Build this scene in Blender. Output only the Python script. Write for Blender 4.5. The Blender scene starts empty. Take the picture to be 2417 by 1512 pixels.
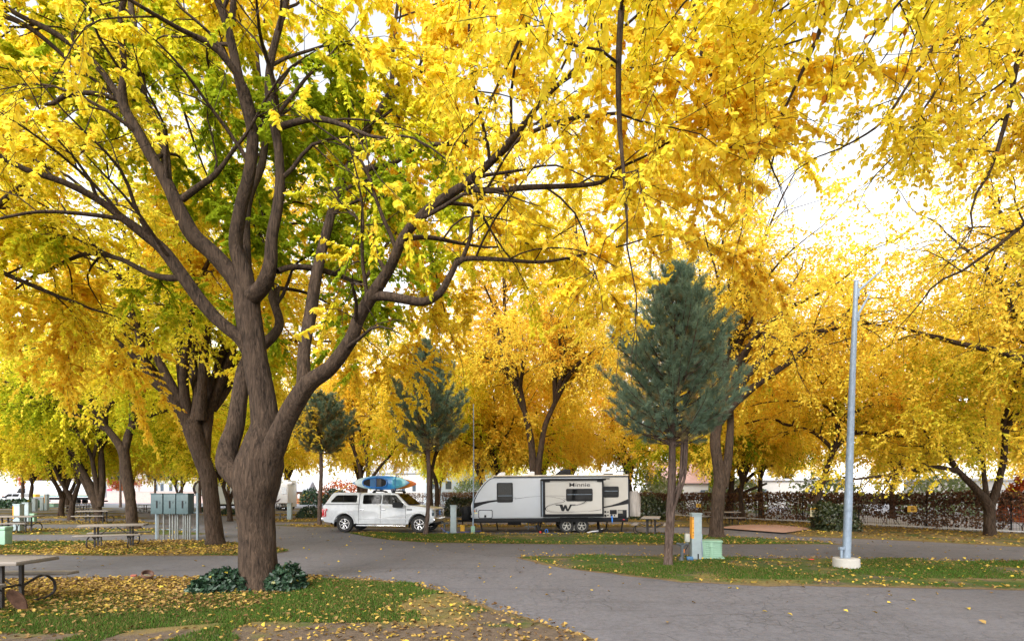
import bpy, bmesh, math, random
import numpy as np
from mathutils import Vector, Matrix, noise
R = math.radians
SC = bpy.context.scene
COL = SC.collection
rng = np.random.default_rng(7)
random.seed(7)

# ------------------------------------------------------------------ camera, world, sun, exposure
CAM_H = 1.9
cam = bpy.data.cameras.new("camera")
cam.sensor_width = 36.0
cam.lens = 18.0
cam.shift_y = 0.1684
cam.clip_end = 2000.0
cam.clip_start = 0.05
camo = bpy.data.objects.new("camera", cam)
COL.objects.link(camo)
camo.location = (0, 0, CAM_H)
camo.rotation_euler = (R(90), 0, 0)
SC.camera = camo

SUN_EL, SUN_AZ = 36.0, 200.0          # behind the camera, a little to the left
world = bpy.data.worlds.new("World")
SC.world = world
world.use_nodes = True
wn, wl = world.node_tree.nodes, world.node_tree.links
wn.clear()
sky = wn.new("ShaderNodeTexSky")
sky.sky_type = 'NISHITA'
sky.sun_disc = False
sky.sun_elevation = R(SUN_EL)
sky.sun_rotation = R(SUN_AZ)
sky.air_density = 1.0
sky.dust_density = 0.6
sky.ozone_density = 1.0
hs = wn.new("ShaderNodeHueSaturation")
hs.inputs["Saturation"].default_value = 0.15
hs.inputs["Value"].default_value = 1.0
bg = wn.new("ShaderNodeBackground")
bg.inputs["Strength"].default_value = 0.15
wo = wn.new("ShaderNodeOutputWorld")
wl.new(sky.outputs[0], hs.inputs["Color"])
wl.new(hs.outputs[0], bg.inputs["Color"])
wl.new(bg.outputs[0], wo.inputs["Surface"])

sd = bpy.data.lights.new("sun", 'SUN')
sd.energy = 1.9
sd.angle = R(28)
sd.color = (1.0, 0.97, 0.93)
so = bpy.data.objects.new("sun", sd)
COL.objects.link(so)
_el, _az = R(SUN_EL), R(SUN_AZ)
sdir = Vector((math.sin(_az) * math.cos(_el), math.cos(_az) * math.cos(_el), math.sin(_el)))
so.rotation_euler = (-sdir).to_track_quat('-Z', 'Y').to_euler()

SC.render.engine = 'CYCLES'
SC.view_settings.view_transform = 'Standard'
SC.view_settings.look = 'None'
SC.view_settings.gamma = 1.0
SC.view_settings.exposure = 1.58
cy = SC.cycles
cy.max_bounces = 10
cy.diffuse_bounces = 9
cy.glossy_bounces = 3
cy.transmission_bounces = 8
cy.transparent_max_bounces = 8
cy.caustics_reflective = False
cy.caustics_refractive = False
cy.sample_clamp_indirect = 6.0
cy.use_denoising = True
try:
    cy.denoiser = 'OPENIMAGEDENOISE'
    cy.denoising_input_passes = 'RGB_ALBEDO_NORMAL'
except Exception:
    pass

# ------------------------------------------------------------------ photo measuring helpers
# (the photograph read at 2417 x 1512; a ground contact or a known distance gives a place in metres)
F0, CX, HY = 1208.5, 1208.5, 1163.0
def dist(py, z=0.0):
    return (CAM_H - z) * F0 / (py - HY)
def G(px, py, z=0.0):
    d = dist(py, z)
    return ((px - CX) / F0 * d, d)
def W(px, py, d):
    return Vector(((px - CX) / F0 * d, d, CAM_H + (HY - py) / F0 * d))

# ------------------------------------------------------------------ object helpers
def link(o, parent=None):
    COL.objects.link(o)
    if parent is not None:
        o.parent = parent
    return o
def tag(o, label=None, cat=None, group=None, kind=None):
    if label: o["label"] = label
    if cat: o["category"] = cat
    if group: o["group"] = group
    if kind: o["kind"] = kind
    return o
def thing(name, label, cat, loc=(0, 0, 0), rz=0.0, group=None):
    o = bpy.data.objects.new(name, None)
    o.empty_display_size = 0.3
    link(o)
    o.location = loc
    o.rotation_euler = (0, 0, rz)
    return tag(o, label, cat, group)
def copy_tree(o, parent=None):
    c = o.copy()
    link(c)
    c.parent = parent
    for ch in list(o.children):
        copy_tree(ch, c)
    return c
def dup(o, loc, rz=0.0, label=None, scale=None, group=None):
    c = copy_tree(o)
    c.location = loc
    c.rotation_euler = (0, 0, rz)
    if label: c["label"] = label
    if group: c["group"] = group
    if scale:
        c.scale = scale if hasattr(scale, '__len__') else (scale,) * 3
    return c

def finish(me, mat, smooth=True, angle=38):
    me.update()
    if smooth:
        me.polygons.foreach_set("use_smooth", np.ones(len(me.polygons), dtype=bool))
        me.set_sharp_from_angle(angle=R(angle))
    if mat is not None:
        me.materials.append(mat)

class MB:
    """collects solids; build() makes ONE mesh object"""
    def __init__(s):
        s.v, s.f = [], []
    def add(s, vs, fs):
        o = len(s.v)
        s.v.extend([tuple(v) for v in vs])
        s.f.extend([tuple(i + o for i in f) for f in fs])
        return s
    def box(s, c, size, rot=None):
        hx, hy, hz = size[0] / 2, size[1] / 2, size[2] / 2
        vs = [Vector((x, y, z)) for x in (-hx, hx) for y in (-hy, hy) for z in (-hz, hz)]
        if rot is not None:
            m = rot if isinstance(rot, Matrix) else Matrix.Rotation(rot, 3, 'Z')
            vs = [m @ v for v in vs]
        c = Vector(c)
        return s.add([v + c for v in vs], [(0, 1, 3, 2), (4, 6, 7, 5), (0, 4, 5, 1), (2, 3, 7, 6), (0, 2, 6, 4), (1, 5, 7, 3)])
    def prism(s, out, y0, y1, tf=None, axis='y'):
        """extrude an outline (a,b) between y0 and y1; axis y: (a,y,b)  z: (a,b,y)  x: (y,a,b)"""
        n = len(out)
        mk = {'y': lambda a, b, y: Vector((a, y, b)), 'z': lambda a, b, y: Vector((a, b, y)), 'x': lambda a, b, y: Vector((y, a, b))}[axis]
        vs = [mk(a, b, y0) for a, b in out] + [mk(a, b, y1) for a, b in out]
        if tf: vs = [tf(v) for v in vs]
        fs = [tuple(range(n)), tuple(range(2 * n - 1, n - 1, -1))]
        fs += [(i, i + n, (i + 1) % n + n, (i + 1) % n) for i in range(n)]
        return s.add(vs, fs)
    def tube(s, pts, r, n=8, cap=True):
        pts = [Vector(p) for p in pts]
        rs = r if hasattr(r, '__len__') else [r] * len(pts)
        vs, fs = ring_tube(pts, rs, n)
        k = len(pts)
        if cap:
            fs.append(tuple(range(n - 1, -1, -1)))
            fs.append(tuple((k - 1) * n + i for i in range(n)))
        return s.add(vs, fs)
    def lathe(s, prof, n=20, c=(0, 0, 0), m=None):
        vs, fs = [], []
        for r, z in prof:
            for i in range(n):
                a = 2 * math.pi * i / n
                v = Vector((r * math.cos(a), r * math.sin(a), z))
                if m is not None: v = m @ v
                vs.append(v + Vector(c))
        for k in range(len(prof) - 1):
            for i in range(n):
                j = (i + 1) % n
                fs.append((k * n + i, k * n + j, (k + 1) * n + j, (k + 1) * n + i))
        fs.append(tuple(range(n - 1, -1, -1)))
        fs.append(tuple((len(prof) - 1) * n + i for i in range(n)))
        return s.add(vs, fs)
    def loft(s, secs, cap=True):
        n = len(secs[0])
        vs = [v for sec in secs for v in sec]
        fs = []
        for k in range(len(secs) - 1):
            for i in range(n):
                j = (i + 1) % n
                fs.append((k * n + i, k * n + j, (k + 1) * n + j, (k + 1) * n + i))
        if cap:
            fs.append(tuple(range(n - 1, -1, -1)))
            fs.append(tuple((len(secs) - 1) * n + i for i in range(n)))
        return s.add(vs, fs)
    def build(s, name, mat, parent=None, bevel=0.0, seg=2, smooth=True, angle=38, loc=None):
        me = bpy.data.meshes.new(name)
        me.from_pydata(s.v, [], s.f)
        bm = bmesh.new()
        bm.from_mesh(me)
        bmesh.ops.recalc_face_normals(bm, faces=bm.faces)
        if bevel > 0:
            es = [e for e in bm.edges if len(e.link_faces) == 2 and e.calc_face_angle(0) > R(35)]
            bmesh.ops.bevel(bm, geom=es, offset=bevel, segments=seg, profile=0.5, affect='EDGES', clamp_overlap=True)
        bm.to_mesh(me)
        bm.free()
        finish(me, mat, smooth, angle)
        o = bpy.data.objects.new(name, me)
        link(o, parent)
        if loc: o.location = loc
        return o

def ring_tube(pts, rs, n, disp=None):
    vs, fs = [], []
    k = len(pts)
    up = None
    for i in range(k):
        t = (pts[min(i + 1, k - 1)] - pts[max(i - 1, 0)])
        t = t.normalized() if t.length > 1e-9 else Vector((0, 0, 1))
        if up is None:
            a = Vector((1, 0, 0)) if abs(t.x) < 0.8 else Vector((0, 0, 1))
            up = (a - t * a.dot(t)).normalized()
        else:
            up = up - t * up.dot(t)
            up = up.normalized() if up.length > 1e-6 else t.orthogonal().normalized()
        bi = t.cross(up)
        for j in range(n):
            a = 2 * math.pi * j / n
            dv = up * math.cos(a) + bi * math.sin(a)
            rr = rs[i]
            if disp: rr = disp(pts[i], a, rr, i)
            vs.append(pts[i] + dv * rr)
    for i in range(k - 1):
        for j in range(n):
            j2 = (j + 1) % n
            fs.append((i * n + j, i * n + j2, (i + 1) * n + j2, (i + 1) * n + j))
    return vs, fs

def catmull(pts, step):
    """resample a polyline of (Vector, radius) smoothly"""
    P = [p for p, _ in pts]; Rr = [r for _, r in pts]
    outp, outr = [], []
    n = len(P)
    for i in range(n - 1):
        p0, p1, p2, p3 = P[max(i - 1, 0)], P[i], P[i + 1], P[min(i + 2, n - 1)]
        m = max(1, int((p2 - p1).length / step))
        for k in range(m):
            t = k / m
            outp.append(0.5 * ((2 * p1) + (p2 - p0) * t + (2 * p0 - 5 * p1 + 4 * p2 - p3) * t * t + (3 * p1 - p0 - 3 * p2 + p3) * t ** 3))
            outr.append(Rr[i] * (1 - t) + Rr[i + 1] * t)
    outp.append(P[-1]); outr.append(Rr[-1])
    return outp, outr

def mesh_np(name, V, faces_list, mat, attrs=None, parent=None, smooth=False):
    """V (n,3); faces_list: list of int arrays (m,k)"""
    me = bpy.data.meshes.new(name)
    me.vertices.add(len(V))
    me.vertices.foreach_set("co", np.ascontiguousarray(V, dtype=np.float32).ravel())
    idx = np.concatenate([f.ravel() for f in faces_list])
    tot = np.concatenate([np.full(len(f), f.shape[1], dtype=np.int32) for f in faces_list])
    start = np.concatenate([[0], np.cumsum(tot)[:-1]]).astype(np.int32)
    me.loops.add(len(idx))
    me.loops.foreach_set("vertex_index", idx.astype(np.int32))
    me.polygons.add(len(tot))
    me.polygons.foreach_set("loop_start", start)
    if attrs:
        for nm, a in attrs.items():
            at = me.attributes.new(nm, 'FLOAT', 'POINT')
            at.data.foreach_set("value", np.ascontiguousarray(a, dtype=np.float32))
    if smooth:
        me.polygons.foreach_set("use_smooth", np.ones(len(tot), dtype=bool))
    me.update(calc_edges=True)
    if mat: me.materials.append(mat)
    o = bpy.data.objects.new(name, me)
    link(o, parent)
    return o

# ------------------------------------------------------------------ materials
def lin(h):
    h = h.lstrip('#')
    c = [int(h[i:i + 2], 16) / 255 for i in (0, 2, 4)]
    return tuple(x / 12.92 if x <= 0.04045 else ((x + 0.055) / 1.055) ** 2.4 for x in c)
_MC = {}
class NT:
    def __init__(s, name):
        s.m = bpy.data.materials.new(name)
        s.m.use_nodes = True
        s.t = s.m.node_tree
        s.t.nodes.clear()
        s.out = s.n("ShaderNodeOutputMaterial")
    def n(s, t, **kw):
        x = s.t.nodes.new(t)
        for k, v in kw.items(): setattr(x, k, v)
        return x
    def l(s, a, b): s.t.links.new(a, b)
    def obj(s, scale=(1, 1, 1)):
        tc = s.n("ShaderNodeTexCoord"); mp = s.n("ShaderNodeMapping")
        mp.inputs["Scale"].default_value = scale
        s.l(tc.outputs["Object"], mp.inputs["Vector"])
        return mp.outputs["Vector"]
    def noise(s, vec, scale, detail=5.0, rough=0.55, dist=0.0):
        x = s.n("ShaderNodeTexNoise")
        x.inputs["Scale"].default_value = scale
        x.inputs["Detail"].default_value = detail
        x.inputs["Roughness"].default_value = rough
        x.inputs["Distortion"].default_value = dist
        s.l(vec, x.inputs["Vector"])
        return x.outputs["Fac"]
    def ramp(s, fac, stops, interp='LINEAR'):
        x = s.n("ShaderNodeValToRGB")
        x.color_ramp.interpolation = interp
        els = x.color_ramp.elements
        while len(els) < len(stops): els.new(0.5)
        for e, (p, c) in zip(els, stops):
            e.position = p
            e.color = (*c, 1) if len(c) == 3 else c
        s.l(fac, x.inputs["Fac"])
        return x.outputs["Color"]
    def g(s, fac, a, b):
        return s.ramp(fac, [(a, (0, 0, 0)), (b, (1, 1, 1))])
    def mix(s, fac, a, b, mode='MIX'):
        x = s.n("ShaderNodeMix", data_type='RGBA', blend_type=mode)
        for sock, v in ((x.inputs[0], fac), (x.inputs[6], a), (x.inputs[7], b)):
            if isinstance(v, (int, float)): sock.default_value = v
            elif isinstance(v, tuple): sock.default_value = (*v, 1) if len(v) == 3 else v
            else: s.l(v, sock)
        return x.outputs[2]
    def math(s, op, a, b=0.0):
        x = s.n("ShaderNodeMath", operation=op)
        for i, v in enumerate((a, b)):
            if isinstance(v, (int, float)): x.inputs[i].default_value = v
            else: s.l(v, x.inputs[i])
        return x.outputs[0]
    def bump(s, h, strength=0.3, distance=0.02):
        x = s.n("ShaderNodeBump")
        x.inputs["Strength"].default_value = strength
        x.inputs["Distance"].default_value = distance
        s.l(h, x.inputs["Height"])
        return x.outputs["Normal"]
    def pbr(s, col, rough=0.6, metal=0.0, normal=None, coat=0.0, spec=0.5):
        p = s.n("ShaderNodeBsdfPrincipled")
        for nm, v in (("Base Color", col), ("Roughness", rough)):
            if isinstance(v, (int, float)): p.inputs[nm].default_value = v
            elif isinstance(v, tuple): p.inputs[nm].default_value = (*v, 1) if len(v) == 3 else v
            else: s.l(v, p.inputs[nm])
        p.inputs["Metallic"].default_value = metal
        p.inputs["Coat Weight"].default_value = coat
        p.inputs["Specular IOR Level"].default_value = spec
        if normal is not None: s.l(normal, p.inputs["Normal"])
        s.l(p.outputs[0], s.out.inputs["Surface"])
        return s.m
def M(name, col, rough=0.55, metal=0.0, var=0.12, scale=5.0, stretch=(1, 1, 1), bump=0.0, coat=0.0, spec=0.5):
    if name in _MC: return _MC[name]
    if isinstance(col, str): col = lin(col)
    t = NT(name)
    v = t.obj(stretch)
    f = t.noise(v, scale, 6)
    lo = tuple(c * (1 - var) for c in col); hi = tuple(min(1, c * (1 + var)) for c in col)
    c = t.ramp(f, [(0.3, lo), (0.7, hi)])
    rr = t.ramp(t.noise(v, scale * 2.3, 3), [(0.3, (max(0, rough - 0.08),) * 3), (0.7, (min(1, rough + 0.08),) * 3)])
    nm = t.bump(t.noise(v, scale * 6, 4), bump, 0.01) if bump > 0 else None
    _MC[name] = t.pbr(c, rr, metal, nm, coat, spec)
    return _MC[name]
def leaf_mat(name, stops, trans=0.5, gloss=0.0, boost=1.0):
    t = NT(name)
    a = t.n("ShaderNodeAttribute", attribute_name="tone")
    c = t.ramp(a.outputs["Fac"], stops)
    d = t.n("ShaderNodeBsdfDiffuse"); tr = t.n("ShaderNodeBsdfTranslucent")
    t.l(c, d.inputs["Color"]); t.l(c, tr.inputs["Color"])
    mx = t.n("ShaderNodeMixShader"); mx.inputs[0].default_value = trans
    t.l(d.outputs[0], mx.inputs[1]); t.l(tr.outputs[0], mx.inputs[2])
    res = mx.outputs[0]
    if gloss > 0:
        gl = t.n("ShaderNodeBsdfGlossy"); gl.inputs["Roughness"].default_value = 0.42
        m2 = t.n("ShaderNodeMixShader"); m2.inputs[0].default_value = gloss
        t.l(res, m2.inputs[1]); t.l(gl.outputs[0], m2.inputs[2]); res = m2.outputs[0]
    t.l(res, t.out.inputs["Surface"])
    return t.m

def text_mesh(name, body, size, mat, parent, loc, rot=(R(90), 0, 0), extrude=0.002, bold=0.0, xs=1.0, shear=0.0, align='CENTER'):
    cu = bpy.data.curves.new(name, 'FONT')
    cu.body = body
    cu.size = size
    cu.extrude = extrude
    cu.offset = bold
    cu.shear = shear
    cu.align_x = align
    cu.align_y = 'CENTER'
    tmp = bpy.data.objects.new(name, cu)
    COL.objects.link(tmp)
    dg = bpy.context.evaluated_depsgraph_get()
    me = bpy.data.meshes.new_from_object(tmp.evaluated_get(dg))
    bpy.data.objects.remove(tmp)
    bpy.data.curves.remove(cu)
    me.name = name
    me.materials.clear()
    me.materials.append(mat)
    for v in me.vertices: v.co.x *= xs
    o = bpy.data.objects.new(name, me)
    link(o, parent)
    o.location = loc
    o.rotation_euler = rot
    return o
# ------------------------------------------------------------------ ground materials
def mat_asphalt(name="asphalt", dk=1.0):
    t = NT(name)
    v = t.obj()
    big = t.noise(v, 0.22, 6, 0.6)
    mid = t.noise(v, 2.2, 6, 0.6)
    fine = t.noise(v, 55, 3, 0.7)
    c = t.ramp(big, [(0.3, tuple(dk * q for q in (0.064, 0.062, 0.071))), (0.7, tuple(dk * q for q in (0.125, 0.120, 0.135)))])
    gr = t.noise(v, 11, 5, 0.75)
    c = t.mix(t.g(gr, 0.38, 0.62), t.mix(1.0, c, (0.62, 0.62, 0.62), 'MULTIPLY'), t.mix(1.0, c, (1.22, 1.22, 1.22), 'MULTIPLY'))
    c = t.mix(t.math('MULTIPLY', t.g(mid, 0.35, 0.75), 0.40), c, (0.165, 0.158, 0.175))
    c = t.mix(t.math('MULTIPLY', t.g(fine, 0.42, 0.62), 0.5), c, (0.205, 0.197, 0.210))
    c = t.mix(t.math('MULTIPLY', t.g(fine, 0.58, 0.38), 0.35), c, (0.05, 0.046, 0.048))
    # crack network: warped cells, only where a broad mask lets it show
    w = t.n("ShaderNodeVectorMath", operation='ADD')
    nz = t.n("ShaderNodeTexNoise"); nz.inputs["Scale"].default_value = 1.6; nz.inputs["Detail"].default_value = 5
    t.l(v, nz.inputs["Vector"])
    sc = t.n("ShaderNodeVectorMath", operation='SCALE'); sc.inputs["Scale"].default_value = 0.55
    t.l(nz.outputs["Color"], sc.inputs[0]); t.l(v, w.inputs[0]); t.l(sc.outputs[0], w.inputs[1])
    def cells(scale, wid):
        x = t.n("ShaderNodeTexVoronoi", feature='DISTANCE_TO_EDGE')
        x.inputs["Scale"].default_value = scale
        t.l(w.outputs[0], x.inputs["Vector"])
        return t.ramp(x.outputs["Distance"], [(0.0, (1, 1, 1)), (wid, (0, 0, 0))])
    k1 = t.math('MULTIPLY', cells(0.45, 0.008), t.g(t.noise(v, 0.5, 3), 0.42, 0.56))
    k2 = t.math('MULTIPLY', cells(3.6, 0.05), t.g(t.noise(v, 0.30, 4), 0.44, 0.58))
    k = t.math('MINIMUM', t.math('ADD', k1, k2), 1.0)
    c = t.mix(t.math('MULTIPLY', k, 0.55), c, (0.035, 0.032, 0.033))
    # long worn streaks and old sealer patches
    st = t.noise(t.obj((0.25, 2.2, 1)), 1.1, 5, 0.6)
    c = t.mix(t.math('MULTIPLY', t.g(st, 0.56, 0.70), 0.42), c, (0.06, 0.055, 0.06))
    h = t.math('SUBTRACT', t.math('MULTIPLY', fine, 0.5), k)
    return t.pbr(c, t.ramp(mid, [(0.2, (0.72,) * 3), (0.8, (0.92,) * 3)]), 0, t.bump(h, 0.5, 0.012), spec=0.35)
def mat_lawn(name, green=0.5, leafy=0.4, dirt=0.0, edge=True):
    t = NT(name)
    v = t.obj()
    n1 = t.noise(v, 1.1, 6, 0.62)
    n2 = t.noise(v, 22, 4, 0.7)
    n3 = t.noise(v, 0.7, 5, 0.6, 0.4)
    gcol = t.ramp(n2, [(0.3, (0.028, 0.050, 0.010)), (0.7, (0.085, 0.125, 0.028))])
    dcol = t.ramp(t.noise(v, 14, 6, 0.7), [(0.25, (0.075, 0.054, 0.038)), (0.75, (0.17, 0.130, 0.098))])
    lcol = t.ramp(n2, [(0.3, (0.13, 0.088, 0.035)), (0.7, (0.28, 0.20, 0.075))])
    c = t.mix(t.g(n1, green - 0.10, green + 0.06), dcol, gcol) if green < 1 else gcol
    c = t.mix(t.math('MULTIPLY', t.g(n3, 0.72 - leafy * 0.55, 0.82 - leafy * 0.45), 0.8), c, lcol)
    if dirt > 0:
        tc = t.n("ShaderNodeTexCoord"); sp = t.n("ShaderNodeSeparateXYZ")
        t.l(tc.outputs["Object"], sp.inputs[0])
        yy = t.math('ADD', sp.outputs["Y"], t.math('MULTIPLY', t.math('SUBTRACT', t.noise(v, 1.3, 6, 0.65), .5), 2.6))
        yy = t.math('ADD', yy, t.math('MULTIPLY', sp.outputs["X"], -0.10))
        c = t.mix(t.ramp(t.math('DIVIDE', yy, 20.0), [((dirt - 0.1) / 20, (1, 1, 1)), ((dirt + 0.3) / 20, (0, 0, 0))]), c, dcol)
    if edge:
        ea = t.n('ShaderNodeAttribute', attribute_name='edge')
        e = t.math('ADD', ea.outputs['Fac'], t.math('MULTIPLY', t.math('SUBTRACT', t.noise(v, 3.5, 5, 0.65), .5), 1.5))
        c = t.mix(t.g(e, 0.45, 0.80), c, t.mix(0.45, dcol, lcol))
    return t.pbr(c, 0.95, 0, t.bump(t.noise(v, 30, 4, 0.7), 0.6, 0.03), spec=0.1)
def mat_concrete(name, col, dark=0.6):
    t = NT(name)
    v = t.obj()
    c = t.ramp(t.noise(v, 1.5, 7, 0.6), [(0.3, tuple(x * dark for x in col)), (0.7, col)])
    f = t.noise(v, 40, 3)
    c = t.mix(t.math('MULTIPLY', t.g(f, 0.5, 0.7), 0.25), c, tuple(x * 0.55 for x in col))
    return t.pbr(c, 0.85, 0, t.bump(f, 0.25, 0.006), spec=0.3)
ASPH = mat_asphalt()
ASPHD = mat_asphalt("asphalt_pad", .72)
LAWN_F = mat_lawn("lawn_front", 0.50, 0.55, 7.25)
LAWN_L = mat_lawn("lawn_leafy", 0.50, 0.62)
LAWN_G = mat_lawn("lawn_green", 0.45, 0.42)
FIELD = mat_lawn("field", 0.42, 0.3)
CONC = mat_concrete("concrete", (0.50, 0.47, 0.43), 0.75)
PINKC = mat_concrete("pink_concrete", (0.40, 0.25, 0.20), 0.85)
PALE = mat_concrete("pale_concrete", (0.27, 0.28, 0.32), 0.85)

def sheet(name, pts, z, mat):
    me = bpy.data.meshes.new(name)
    me.from_pydata([(x, y, z) for x, y in pts], [], [tuple(range(len(pts)))])
    bm = bmesh.new(); bm.from_mesh(me)
    bmesh.ops.triangulate(bm, faces=bm.faces); bmesh.ops.recalc_face_normals(bm, faces=bm.faces)
    for f in bm.faces:
        if f.normal.z < 0: f.normal_flip()
    bm.to_mesh(me); bm.free()
    finish(me, mat, False)
    o = bpy.data.objects.new(name, me)
    link(o)
    return tag(o, kind="structure")
sheet("ground", [(-900, -60), (900, -60), (900, 1100), (-900, 1100)], -0.05, FIELD)
sheet("road", [(-150, -12), (34, -12), (34, 70), (-10, 150), (-150, 150)], 0.0, ASPH)
def ragged(pts, amp=.12, step=.4):
    out = []
    for i, p in enumerate(pts):
        p = Vector((*p, 0)); q = Vector((*pts[(i + 1) % len(pts)], 0))
        m = max(1, min(120, int((q - p).length / step)))
        for k in range(m):
            s = p.lerp(q, k / m)
            out.append((s.x + noise.noise(s * 1.7) * amp * 2, s.y + noise.noise(s * 1.7 + Vector((5, 2, 1))) * amp * 2))
    return out
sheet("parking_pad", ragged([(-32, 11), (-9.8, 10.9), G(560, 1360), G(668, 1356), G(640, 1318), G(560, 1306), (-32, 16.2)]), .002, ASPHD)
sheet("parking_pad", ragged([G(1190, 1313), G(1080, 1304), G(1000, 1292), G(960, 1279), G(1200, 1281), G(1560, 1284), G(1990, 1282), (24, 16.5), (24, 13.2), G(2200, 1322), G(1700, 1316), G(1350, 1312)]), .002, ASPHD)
sheet("parking_lot", [(24.0, 24.0), (34, 4), (90, 4), (90, 95), (-20, 95), (-10, 68), (-8, 65.5), (12.4, 44.8)], 0.012, PALE)

LAWNS = []
def lawn(name, pts, mat, h=0.05, rag=0.10, step=0.35, width=0.45):
    h = h * .6
    """a turf bed: ragged outline, edge rising to a low crown"""
    P = [Vector((x, y, 0)) for x, y in pts]
    out = []
    for i, p in enumerate(P):
        q = P[(i + 1) % len(P)]
        L = (q - p).length
        far = min(p.length, q.length) > 40 or L > 45
        m = max(1, int(L / (step if not far else 1.5)))
        m = min(m, 160)
        for k in range(m):
            s = p.lerp(q, k / m)
            amp = rag * (1 if not far else 0.6)
            dx = noise.noise(s * 1.3) * amp * 1.5 + noise.noise(s * 5.1 + Vector((3, 1, 0))) * amp
            dy = noise.noise(s * 1.3 + Vector((9, 4, 2))) * amp * 1.5 + noise.noise(s * 5.1 + Vector((7, 5, 0))) * amp
            out.append((s.x + dx, s.y + dy, 0.004))
    me = bpy.data.meshes.new(name)
    me.from_pydata(out, [], [tuple(range(len(out)))])
    bm = bmesh.new(); bm.from_mesh(me)
    for f in bm.faces:
        f.normal_update()
        if f.normal.z < 0: f.normal_flip()
    r = bmesh.ops.inset_region(bm, faces=bm.faces[:], thickness=width, depth=0.0, use_even_offset=False, use_boundary=True)
    inner = set()
    for f in bm.faces:
        if len(f.verts) > 4:
            for v in f.verts: inner.add(v)
    for v in inner: v.co.z = h + noise.noise(v.co * 0.6) * h * 0.35
    bmesh.ops.triangulate(bm, faces=bm.faces[:])
    bm.to_mesh(me); bm.free()
    at = me.attributes.new('edge', 'FLOAT', 'POINT')
    at.data.foreach_set('value', [1.0 if v.co.z < .0045 else 0.0 for v in me.vertices])
    finish(me, mat, True, 60)
    o = bpy.data.objects.new(name, me)
    link(o)
    tag(o, kind="structure")
    LAWNS.append((np.array([(x, y) for x, y in pts]), h))
    return o
def inside(poly, X, Y):
    r = np.zeros(len(X), dtype=bool)
    j = len(poly) - 1
    for i in range(len(poly)):
        xi, yi = poly[i]; xj, yj = poly[j]
        c = ((yi > Y) != (yj > Y)) & (X < (xj - xi) * (Y - yi) / (yj - yi + 1e-12) + xi)
        r ^= c
        j = i
    return r

L_FRONT = [(-32, 11.4), G(0, 1371), G(350, 1366), G(560, 1365), G(700, 1362), G(850, 1365), G(1000, 1379), G(1060, 1395), G(1120, 1416), G(1200, 1446), G(1330, 1479), G(1405, 1512), (1.3, 5.2), (1.9, 3.5), (2.6, -8), (-32, -8)]
L_TABLE = [(-42, 15.6), G(0, 1309), G(300, 1312), G(560, 1311), G(650, 1306), G(682, 1300), G(640, 1291), G(560, 1283), G(450, 1276), G(200, 1278), G(0, 1279), (-42, 19.9)]
L_PINE = [G(1212, 1314), G(1260, 1327), G(1330, 1341), G(1450, 1354), G(1600, 1372), G(1800, 1382), G(2000, 1385), G(2200, 1388), G(2417, 1393), (16.5, 9.6), (24, 9.4), (24, 13.6), G(2417, 1325), G(2200, 1321), G(2000, 1317), G(1700, 1314), G(1500, 1310), G(1350, 1311), G(1260, 1311)]
L_RV = [G(822, 1258), G(860, 1265), G(910, 1273), G(1000, 1280), G(1200, 1283), G(1400, 1285), G(1560, 1286), G(1700, 1284), G(1850, 1284), G(1990, 1284), G(1930, 1277), G(1850, 1272), G(1750, 1268), G(1690, 1264), G(1600, 1261), (7.0, 24.0), (2.5, 23.8), (-3.5, 23.7), G(1000, 1260), G(880, 1256)]
L_FENCE = [(13.0, 24.2), G(1890, 1266), G(2000, 1270), G(2150, 1276), G(2417, 1291), (26, 13.5), (38, 7), (40, 7), (23.9, 24.2), (12.6, 44.6), (9.5, 41), (12.3, 34), (14.4, 28.6), (15.0, 26.6)]
lawn("lawn", L_FRONT, LAWN_F, 0.07, 0.10)
lawn("lawn", L_TABLE, LAWN_L, 0.06)
lawn("lawn", L_PINE, LAWN_G, 0.06)
lawn("lawn", L_RV, LAWN_G, 0.05)
lawn("lawn", L_FENCE, LAWN_L, 0.05)
def xl(y):  # left kerb line of the road
    return float(np.interp(y, [16.4, 24.7, 31.9, 40, 60, 110], [-8.25, -15.1, -21.8, -28.8, -46, -88]))
def xr(y):  # right side of the road
    return float(np.interp(y, [24.2, 32.8, 37.6, 46, 70, 110], [-7.6, -16.5, -20.8, -28.2, -49, -82]))
ROWS_L = [(23.3, 27.4), (31, 34.8), (38.2, 42.4), (46, 50), (53.6, 57.6), (61.5, 66)]
for a, b in ROWS_L:
    lawn("lawn", [(-78, a), (xl(a) - 0.8, a), (xl(a) + 0.1, a + 0.5), (xl(b) + 0.3, b - 1.0), (xl(b) - 1.2, b), (-78, b)], LAWN_L if a > 30 else LAWN_G, 0.05, 0.1)
def xf(y):  # fence line
    return float(np.interp(y, [23.9, 44.4, 65.5, 110], [23.6, 12.2, -8.6, -52]))
ROWS_R = [(28.4, 30.9), (33.4, 37.6), (42.4, 46.4), (50, 54), (57.6, 61.8)]
for a, b in ROWS_R:
    e = 9.6 if a < 29 else (11.0 if a < 34 else xf(b) - 0.6)
    lawn("lawn", [(xr(a) + 0.4, a), (e, a), (e, b), (xr(b) + 1.4, b), (xr(b) + 0.2, b - 0.7)], LAWN_L, 0.05, 0.1)
sheet("concrete_pad", [G(1697, 1248), G(1850, 1260), G(1880, 1256), G(1912, 1251), G(1895, 1246), G(1830, 1240), G(1770, 1240), G(1730, 1242)], 0.075, PINKC)
sheet("lawn_verge", [(9.0, 31.2), (9.6, 28.6), (11.3, 28.2), (13.6, 30.2), (12.9, 33.6), (11, 34.5)], 0.03, LAWN_L)
sheet("far_lot", [(-150, 68), (-50, 68), (-34, 66), (-14, 70), (-40, 150), (-150, 150)], 0.02, PALE)
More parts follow.
